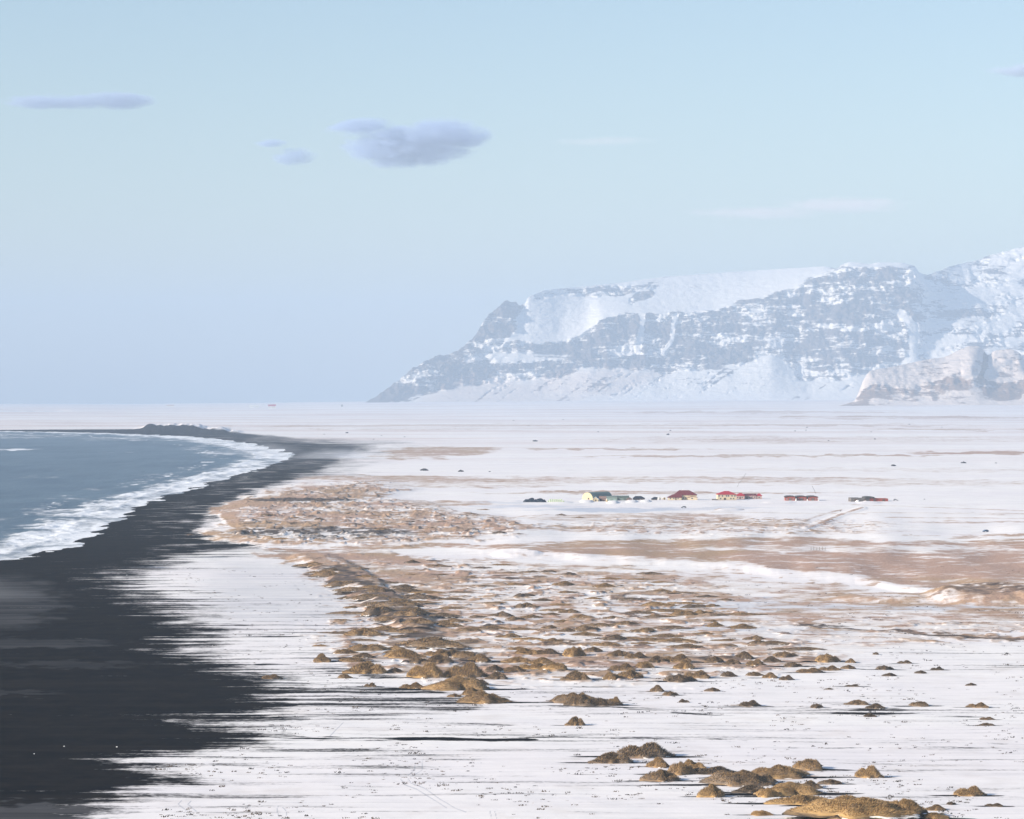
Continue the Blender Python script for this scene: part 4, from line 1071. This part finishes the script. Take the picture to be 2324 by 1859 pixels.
# leaning masts
for (a, b, lab, nm) in [([(1674, 1104), (1676, 1098), (1683, 1091), (1693, 1075)], .16, 'taller thin bent mast leaning right on the snow behind the red roofed houses', 'bent_mast'),
                        ([(1852, 1120), (1848, 1112), (1843, 1103)], .2, 'shorter thin straight mast leaning left behind the three red barns', 'leaning_mast')]:
    x, y, z, m = spot(*a[0])
    pts = [((p[0] - a[0][0]) * m, 0.02 * i, (a[0][1] - p[1]) * m) for i, p in enumerate(a)]
    pts[0] = (pts[0][0], 0, -1)
    g = thing(nm, lab, 'mast', (x, y, z))
    MB().tube(pts, b, b * .7).build('pole', 'metal', g, True)
    q = pts[-1]; MB().tube([(q[0], -.6, q[2]), (q[0], .6, q[2] + .1)], .12).build('crossarm', 'metal', g)
    MB().box(-.5, .5, -.5, .5, -.8, .25).build('footing', 'barngrey', g)

# pen of posts
x, y, z, m = spot(1857, 1250)
g = thing('fence', 'short grey wooden post and rail pen standing alone on the brown heath', 'fence', (x, y, z))
for i in range(6):
    px = -4.2 + 1.68 * i
    MB().tube([(px, .5 * (i % 2), -.5), (px + .05, .5 * (i % 2), 2.1 + .3 * math.sin(i * 2.1))], .12).build('post', 'wood', g)
for zz in (.7, 1.4): MB().tube([(-4.3, .25, zz), (0, .2, zz + .05), (4.3, .25, zz)], .07).build('rail', 'wood', g)

# driftwood
x, y, z, m = spot(1682, 1604)
for pts, lab in [([(-3.1, 1.2, .25), (-.6, .1, .35), (1.6, -2.2, .1), (2.9, -3.6, .05)], 'long pale driftwood stick lying slanting across the snow beside a dark hummock'),
                 ([(-1.4, -.5, .5), (.4, .2, .62), (2.9, 1.2, .55)], 'shorter driftwood stick crossing over the long one')]:
    o = MB().tube(pts, .1, .06, 7).build('driftwood', 'wood', None, True); o.location = (x, y, z)
    tag(o, lab, 'driftwood', 'two crossed driftwood sticks')

# lumps of ice on the sand
src = None
for i, (zx, zy, w) in enumerate([(312, 853, .22), (570, 856, .24), (165, 890, .18), (620, 14, .3)]):
    x, y, z, m = spot(zx / 2.156, 1300 + zy / 2.156)
    o = MB().lump((0, 0, 0), (w, w, w * .6), 90 + i).build('ice_block', 'ice'); o.location = (x, y, z + .1)
    tag(o, ['small white ice lump on the black sand, left one of the near pair', 'small white ice lump on the black sand, right one of the near pair',
            'smallest white ice lump, nearest the left edge of the black sand', 'white ice lump high on the black beach, farthest up the sand'][i], 'ice lump', 'ice lumps on the black sand')


# cars
def car(name, label, su, sv, paint, rz, L=4.4):
    x, y, z, m = spot(su, sv)
    g = thing(name, label, 'car', (x, y, z), rz, 'cars parked on the snow')
    h = L / 2
    prof = [(-h, .45), (-h + .1, .95), (-h + 1.0, 1.05), (-h + 1.7, 1.6), (h - 1.0, 1.65), (h - .2, 1.05), (h, .9), (h, .45)]
    P = [(a, yy, b) for yy in (-.85, .85) for a, b in prof]; n = len(prof)
    MB().poly(P, [tuple(range(n)), tuple(range(2 * n - 1, n - 1, -1))] + [((i + 1) % n, i, i + n, (i + 1) % n + n) for i in range(n)]).build('body', paint, g)
    for yy in (-.87, .84):
        MB().poly([(a, b, c) for b in (yy, yy + .03) for a, c in [(-h + 1.15, 1.1), (-h + 1.75, 1.52), (h - 1.05, 1.55), (h - .45, 1.1)]], [(0, 1, 2, 3), (7, 6, 5, 4), (0, 4, 5, 1), (1, 5, 6, 2), (2, 6, 7, 3), (3, 7, 4, 0)]).build('side_window', 'glass', g)
    for sx in (-h + .9, h - .9):
        for sy in (-.8, .8):
            w = MB().tube([(sx, sy - .12, .36), (sx, sy + .12, .36)], .37, n=14).build('wheel', 'tyre', g)
            MB().tube([(sx, sy - .14, .36), (sx, sy + .14, .36)], .2, n=10).build('rim', 'rim', w)
    for sy in (-.55, .55): MB().box(-h - .03, -h + .05, sy - .18, sy + .18, .7, .85).build('headlight', 'white', g)


car('parked_car', 'grey car parked alone on the snow in front of the maroon roofed farmhouse', 1551.5, 1153.5, 'carwhite', .1, 4.6)
car('parked_car', 'grey car parked on the snow to the right of the row of joined barns', 2033, 1137, 'carwhite', math.pi - .2)
car('parked_car', 'blue car far over on the right side of the snowy field', 2237, 1208, 'carblue', .3)

# farms on the horizon
for i, (su, sv, w, hh, ro, lab) in enumerate([
        (386, 924, 46, 8, 'pink', 'faint long farm building on the far shore, the leftmost on the horizon'), (571, 925, 26, 9, 'white', 'tiny distant farmhouse on the far shore, second from the left'),
        (583, 925, 22, 8, 'white', 'tiny distant farm shed on the far shore just left of the white farm'), (617, 926, 40, 14, 'red', 'white distant farm with a red roof on the horizon'),
        (776, 925, 9, 9, 'barngrey', 'tiny distant tower house near the tip of the mountain')]):
    x, y, z, m = spot(su, sv)
    g = thing('distant_farm', lab, 'farm', (x, y, z), 0.05, 'farms on the horizon')
    MB().gwall(-w / 2, w / 2, 0, 14, -4, hh, hh * .5).build('wall', 'white', g)
    MB().gable(-w / 2, w / 2, 0, 14, hh + .3, hh * .5, 'x', .8, .8).build('roof', ro, g)
    for wx in (-.3, .1, .35): MB().box(w * wx - 1, w * wx + 1, -.3, -.05, hh * .35, hh * .7).build('window', 'glass', g)

# dark boulders far out on the snow
src = []
for i in range(4):
    src.append(MB().lump((0, 0, .1), (1, .9, .62), 200 + i, 12, 7, .35).v)
R3 = [(1115, 131, 10), (1385, 126, 9), (1198, 160, 8), (210, 198, 16), (1232, 243, 30), (1968, 185, 10), (1955, 206, 18), (85, 205, 8), (397, 212, 8), (523, 219, 8), (1575, 192, 8), (355, 232, 8), (630, 402, 44), (828, 408, 30), (985, 409, 12)]
R4 = [(40, 227, 18), (55, 203, 10), (797, 205, 12), (862, 200, 10), (868, 183, 10), (1248, 210, 10), (1270, 253, 14), (1475, 165, 10), (995, 263, 12), (1565, 610, 10), (1798, 395, 30), (1990, 395, 12), (1068, 680, 10), (1380, 412, 30), (1668, 182, 8), (515, 268, 6)]
k = 0; bsrc = {}
for zx, zy, w in [(700 + a / 2.3955, 900 + b / 2.3955, c / 2.3955) for a, b, c in R3] + [(1500 + a / 2.6165, 900 + b / 2.6165, c / 2.6165) for a, b, c in R4]:
    x, y, z, m = spot(zx, zy + .6)
    if k % 4 not in bsrc:
        mb = MB().lump((0, 0, .1), (1, .9, .62), 200 + k % 4, 12, 7, .35)
        o = mb.build('boulder', 'stone', None, True); bsrc[k % 4] = o
    else:
        o = bsrc[k % 4].copy(); COL.objects.link(o)
    o.location = (x, y, z); r_ = w * m / 2; o.scale = (r_, r_, min(r_ * .8, 3.2)); o.rotation_euler = (0, 0, k * 1.3)
    tag(o, 'low dark boulder showing through the snow on the flat plain beyond the farm', 'boulder', 'dark boulders on the far snow')
    k += 1


# ------------------------------------------------------------------ grass hummocks
def hummock_material():
    t = NT('hummock_grass'); co = t.obj()
    info = t.n('ObjectInfo')
    n1 = t.noise(t.map(co, (2.2, 2.2, 3)), 1, 4, .6)
    n2 = t.noise(t.map(co, (16, 16, 16)), 1, 3, .6)
    kind = t.n('Attribute', attribute_type='OBJECT', attribute_name='shade').outputs['Fac']
    k = t.math('ADD', kind, t.math('MULTIPLY', t.math('SUBTRACT', n1, .5), 1.1))
    k = t.math('ADD', k, t.math('MULTIPLY', t.math('SUBTRACT', t.attr('blade'), .5), 1.15))
    ramp = t.n('ValToRGB'); t.put(ramp.inputs[0], k)
    e = ramp.color_ramp.elements
    e[0].position = 0.0; e[0].color = (0.43, 0.28, 0.125, 1); e[1].position = 1.0; e[1].color = (0.065, 0.055, 0.042, 1)
    for p, c in [(.33, (0.28, 0.185, 0.10)), (.66, (0.20, 0.155, 0.12))]:
        q = ramp.color_ramp.elements.new(p); q.color = (*c, 1)
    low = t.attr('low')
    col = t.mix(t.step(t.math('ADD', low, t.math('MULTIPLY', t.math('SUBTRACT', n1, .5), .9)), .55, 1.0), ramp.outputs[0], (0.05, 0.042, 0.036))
    sn = t.math('ADD', t.attr('snow'), t.math('MULTIPLY', t.math('SUBTRACT', t.noise(t.map(co, (3.2, 3.2, 8)), 1, 4, .65), .5), 1.5))
    col = t.mix(t.step(sn, .62, .72), col, SNOW)
    t.pbsdf(col, .85, t.bump(n2, .6, .06), .15)
    return t.m


HM = hummock_material()


def hummock_mesh(seed, taper, fine=1.0, nb_=4600):
    rr = np.random.RandomState(seed)
    nt, nr = 44, 15
    th = np.linspace(0, 2 * np.pi, nt, endpoint=False); rad = np.linspace(0, 1, nr) ** .85
    TH, RR = np.meshgrid(th, rad)
    edge = 1 + .16 * np.sin(2 * TH + rr.rand() * 6) + .14 * np.sin(3 * TH + rr.rand() * 6) + .10 * np.sin(5 * TH + rr.rand() * 6) + .07 * np.sin(9 * TH + rr.rand() * 6)
    X = RR * edge * np.cos(TH); Y = RR * edge * np.sin(TH)
    hgt = np.clip(1 - RR ** 2.3, 0, 1) ** .75
    if taper: hgt = .72 * np.clip(1 - RR ** 1.7, 0, 1) + .28 * np.clip(1 - RR ** 4, 0, 1)
    lump = np.clip(1 + .6 * fbm(X * 1.5 + seed, Y * 1.5, 2, seed % 7), .4, 1.35)
    # two or three knolls
    kn = 0
    for _ in range(rr.randint(2, 4)):
        a, b = rr.uniform(-.55, .55, 2); s_ = rr.uniform(.35, .6)
        kn = kn + rr.uniform(.05, .2) * np.exp(-((X - a) ** 2 + (Y - b) ** 2) / s_ ** 2)
    Z = hgt * lump * (.75 + kn)
    Z = Z / Z.max() + .03 * fbm(X * 6, Y * 6 + seed, 3, 3) * hgt - .12 * (RR > .96)
    V = [(X[0, 0], Y[0, 0], Z[0, 0])]; lowv = [0.0]; sn = [0.0]
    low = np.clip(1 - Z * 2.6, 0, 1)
    lee = np.clip(.5 + .5 * X * 1.1 - .3 * Y, 0, 1)
    S_ = (.10 + low * (.4 + .5 * lee)) * .74 if not taper else .22 + .36 * low
    for i in range(1, nr):
        for j in range(nt):
            V.append((X[i, j], Y[i, j], Z[i, j])); lowv.append(low[i, j]); sn.append(S_[i, j])
    Fc = [(0, 1 + j, 1 + (j + 1) % nt) for j in range(nt)]
    for i in range(nr - 2):
        a = 1 + i * nt; b = a + nt
        for j in range(nt):
            Fc.append((a + j, b + j, b + (j + 1) % nt, a + (j + 1) % nt))
    bl = [.5] * len(V)
    # grass blades, combed outwards and down wind
    for _ in range(nb_):
        i = rr.randint(0, nr - 2); j = rr.randint(nt); i2 = i + 1
        f = rr.rand(); j2 = (j + 1) % nt; h = rr.rand()
        p = np.array([X[i, j], Y[i, j], Z[i, j]]) * (1 - f) * (1 - h) + np.array([X[i2, j], Y[i2, j], Z[i2, j]]) * f * (1 - h) + \
            np.array([X[i, j2], Y[i, j2], Z[i, j2]]) * (1 - f) * h + np.array([X[i2, j2], Y[i2, j2], Z[i2, j2]]) * f * h
        L = fine * rr.uniform(.08, .2) * (1.25 - .5 * rad[i])
        d = np.array([p[0] * .8 + .35 + rr.uniform(-.35, .35), p[1] * .8 + rr.uniform(-.4, .4), 1.0 + rr.uniform(-.3, .5)])
        d = d / np.linalg.norm(d) * L; d[2] *= 1.6
        a = rr.rand() * 6.28; w = fine * rr.uniform(.006, .014)
        q = np.array([np.cos(a) * w, np.sin(a) * w, 0])
        b = len(V); tip = p + d; mid = p + d * .55 + np.array([0, 0, L * .12]); tip[2] -= L * .25
        V += [tuple(p - q), tuple(p + q), tuple(mid + q * .7), tuple(mid - q * .7), tuple(tip)]
        Fc += [(b, b + 1, b + 2, b + 3), (b + 3, b + 2, b + 4)]
        t_ = rr.rand(); bl += [t_] * 5; lowv += [0.15] * 5; sn += [0.0] * 5
    me = bpy.data.meshes.new('grass_hummock'); me.from_pydata(V, [], Fc); me.update()
    me.polygons.foreach_set('use_smooth', [True] * len(me.polygons))
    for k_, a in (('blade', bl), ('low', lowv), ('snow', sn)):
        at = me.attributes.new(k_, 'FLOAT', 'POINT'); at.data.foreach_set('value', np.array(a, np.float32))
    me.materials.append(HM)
    return me


HV = [hummock_mesh(300 + i, 0) for i in range(6)]; HT = [hummock_mesh(320 + i, 1, 1.0, 2600) for i in range(8)]
HB = [hummock_mesh(340 + i, 0, .55, 11000) for i in range(3)]


nh = 0


def hummock(su, s_top, s_base, sw, shade, label, group, lift=1.0):
    global nh
    x, y = float(LX[nh]), float(LY[nh]); m = S2M * K * y
    w = sw * m
    tot = (s_base - s_top) * m
    dep = w * .42
    g_ = H / y
    # the front foot stands at s_base
    yc = y + dep * .5
    hgt = max(tot - dep * .35 * g_, tot * .45, .10 * w) * lift
    xc = x * yc / y
    mid_ = s_base < 1480
    o = bpy.data.objects.new('grass_hummock', HB[nh % 3] if w > 13 and not mid_ else (HT if mid_ else HV)[nh % (8 if mid_ else 6)]); COL.objects.link(o)
    o.location = (xc, yc, ground_z(xc, yc) - .06 * hgt)
    kx = [.8, .62, 1.05, .7, .9][nh % 5] if mid_ else .55
    o.scale = (w * kx, dep * .9, hgt * ([.50, .75, .45, .62, .58][nh % 5] if mid_ else .92))
    o.rotation_euler = (0, 0, [0.0, 0.25, -.2, .1, 3.0][nh % 5])
    o['shade'] = float(shade) - (.14 if mid_ else .04)
    tag(o, label, 'grass hummock', group)
    nh += 1
    return o



for sp in SPECS:
    hummock(*sp)

# fine tufts and clods poking through the snow
mbv = []; mbf = []; tb = []
rs = np.random.RandomState(9)
N = 9000
U_ = rs.uniform(330, 2250, N); V_ = 1190 + 620 * rs.rand(N) ** 1.1
X_, Y_ = land(U_, V_)
FF = fields(X_, Y_)
clump = fbm(X_ / 28, Y_ / 40, 3, 201)
okm = (FF['sand'] < .55) & (clump + rs.uniform(-.35, .35, N) > .12) & (FF['bank'] < .3)
for i in np.where(okm)[0]:
    x, y, z = X_[i], Y_[i], FF['z'][i]
    s_ = rs.uniform(.12, .5) * (1 + .6 * (rs.rand() < .15))
    tone = rs.rand()
    nbl = 9
    for j in range(nbl):
        a = rs.rand() * 6.28; r0 = s_ * rs.rand() * 1.3; bx, by = x + math.cos(a) * r0 * 1.6, y + math.sin(a) * r0
        w = .05 + s_ * .16; h = s_ * rs.uniform(.3, .8); ox, oy = rs.uniform(-.5, .8) * s_, rs.uniform(-.4, .4) * s_
        b = len(mbv); mbv += [(bx - w, by - w * .4, z - .05), (bx + w, by + w * .4, z - .05), (bx + ox, by + oy, z + h)]; mbf.append((b, b + 1, b + 2)); tb += [tone] * 3
tm_ = NT('tuft_grass'); n_ = tm_.noise(tm_.obj(), 0.6, 3)
tm_.pbsdf(tm_.mix(tm_.step(tm_.math('ADD', tm_.attr('blade'), tm_.math('MULTIPLY', n_, .4)), .3, 1.1), (0.17, 0.11, 0.06), (0.035, 0.032, 0.03)), .9, None, .1)
me = bpy.data.meshes.new('grass_tufts'); me.from_pydata(mbv, [], mbf); me.materials.append(tm_.m)
at = me.attributes.new('blade', 'FLOAT', 'POINT'); at.data.foreach_set('value', np.array(tb, np.float32))
o = link(bpy.data.objects.new('grass_tufts', me)); o['kind'] = 'stuff'

# ------------------------------------------------------------------ haze and clouds
def box_obj(name, x0, x1, y0, y1, z0, z1, mat):
    me = bpy.data.meshes.new(name)
    v = [(x, y, z) for x in (x0, x1) for y in (y0, y1) for z in (z0, z1)]
    me.from_pydata(v, [], [(0, 1, 3, 2), (4, 6, 7, 5), (0, 4, 5, 1), (2, 3, 7, 6), (0, 2, 6, 4), (1, 5, 7, 3)])
    me.materials.append(mat)
    return link(bpy.data.objects.new(name, me))


def volume_material(name, color, density, aniso=0.0):
    t = NT(name)
    p = t.n('VolumePrincipled'); p.inputs['Color'].default_value = (*color, 1); p.inputs['Anisotropy'].default_value = aniso
    t.put(p.inputs['Density'], density)
    t.t.links.new(p.outputs[0], t.out.inputs['Volume'])
    return t, p


tm, _p = volume_material('haze_air', (0.475, 0.61, 0.80), 6.2e-5)
hz = box_obj('haze', -23000, 23000, -600, 37500, -101, 1260, tm.m)
hz['kind'] = 'stuff'


def cloud(name, label, u, v, wu_, hv, lobes_, dens, colr, dist=26000.0, seed=1, nstr=1.7, ns=.42, kind='cloud', flat=.55):
    """a cloud bank: an ellipsoid holding uneven vapour; lobes in its own unit frame"""
    z = H + (EYE - v) * K * dist; x = (u - CX) * K * dist
    rx = wu_ * K * dist / 2; rz = hv * K * dist / 2; ry = rx * flat
    t = NT(name + '_vapour')
    co = t.obj()
    tot = None
    for (lx, lz, ax, az, amp) in lobes_:
        mp = t.n('Mapping'); t.put(mp.inputs[0], co); mp.inputs['Location'].default_value = (-lx / ax, 0, -lz / az); mp.inputs['Scale'].default_value = (1 / ax, 1.0, 1 / az)
        ln = t.n('VectorMath', operation='LENGTH'); t.put(ln.inputs[0], mp.outputs[0])
        f = t.math('MULTIPLY', t.math('SUBTRACT', 1.0, ln.outputs['Value'], clamp=True), amp)
        tot = f if tot is None else t.math('MAXIMUM', tot, f)
    nz = t.noise(t.map(co, (rx / 320 / ns, ry / 400 / ns, rz / 130 / ns)), 1, 6, .65)
    nz2 = t.noise(t.map(co, (rx / 900 / ns, ry / 900 / ns, rz / 300 / ns)), 1, 2, .5)
    q = t.math('ADD', tot, t.math('MULTIPLY', t.math('SUBTRACT', nz, .5), nstr))
    q = t.math('ADD', q, t.math('MULTIPLY', t.math('SUBTRACT', nz2, .5), nstr * .6))
    q = t.math('MULTIPLY', t.step(q, .05, .85), t.step(tot, 0.0, .3))
    p = t.n('VolumePrincipled'); p.inputs['Color'].default_value = (*colr, 1); p.inputs['Anisotropy'].default_value = 0.0
    t.put(p.inputs['Density'], t.math('MULTIPLY', q, dens))
    t.t.links.new(p.outputs[0], t.out.inputs['Volume'])
    mb = MB()
    n, m_ = 24, 12
    for i in range(m_ + 1):
        th = math.pi * i / m_
        for j in range(n):
            ph = 2 * math.pi * j / n
            mb.v.append((math.sin(th) * math.cos(ph), math.sin(th) * math.sin(ph), math.cos(th)))
    for i in range(m_):
        for j in range(n):
            mb.f.append((i * n + j, (i + 1) * n + j, (i + 1) * n + (j + 1) % n, i * n + (j + 1) % n))
    o = mb.build(kind, t.m, None, True)
    o.location = (x, dist, z); o.scale = (rx * 1.15, ry, rz * 1.15)
    if kind != 'cloud': o['kind'] = 'stuff'; return o
    tag(o, label, 'cloud', 'small clouds')
    return o


LAV = (0.52, 0.66, 0.96)
cloud('big', 'largest lavender cloud, flat based with two humps, above the bay', 860, 302, 350, 115, [(-.02, -.15, .82, .75, 1.25), (.35, .25, .6, .7, 1.1), (-.5, .5, .5, .38, .9), (-.1, .15, .6, .6, 1.0)], .0095, LAV)
cloud('west', 'long thin blue grey cloud high on the left', 165, 213, 310, 40, [(-.4, -.05, .65, .8, 1.1), (.45, 0, .55, .95, 1.3), (0, -.1, .7, .7, 1.2)], .0065, (0.50, 0.62, 0.86), seed=2)
cloud('smallone', 'small faint cloud puff left of the largest one, the lower of the two', 620, 329, 110, 46, [(0, 0, .95, .9, 1.1)], .0110, LAV, seed=3)
cloud('wisp', 'thin small wisp of cloud above the faint puff', 572, 301, 84, 22, [(0, 0, .95, .9, 1.1)], .0130, LAV, seed=4)
cloud('east', 'blue grey cloud cut by the right edge of the picture, high up', 2165, 148, 220, 34, [(0.1, 0, .95, .9, 1.2)], .0075, (0.62, 0.72, 0.92), seed=5)
cloud('rosy', 'long faint pinkish cloud veil above the mountain', 1690, 440, 470, 60, [(-.35, -.25, .75, .5, .9), (.3, .2, .7, .65, 1.0)], .0012, (1.0, 0.90, 0.93), seed=6)
cloud('rosythin', 'very thin pale cloud streak between the large cloud and the mountain peak', 1270, 298, 260, 26, [(0, 0, .95, .8, 1.0)], .0008, (1.0, 0.92, 0.94), seed=7)

# snow blown along the ground: at the foot of the mountain, over the black beach, at the near sand
for nm, u, v, w_, h_, y_, dn_, ns_ in [('foot', 1500, 838, 1000, 52, 19200.0, .00042, .9), ('foot_east', 1950, 845, 500, 24, 14300.0, .0004, .6), ('bay', 705, 962, 230, 52, 4080.0, .0110, .09),
                                       ('spray', 555, 945, 200, 34, 3250.0, .006, .08), ('shore', -60, 1262, 420, 130, 1330.0, .003, .05), ('sands', 20, 1352, 420, 20, 1130.0, .012, .03), ('edge', -10, 1462, 240, 16, 930.0, .02, .02)]:
    cloud('blown_' + nm, '', u, v, w_, h_, [(0, -.1, .95, .95, 1.0)], dn_, (0.86, 0.9, 1.0), dist=y_, nstr=.9, ns=ns_, kind='blowing_snow', flat=.35 if y_ > 5000 else .8)
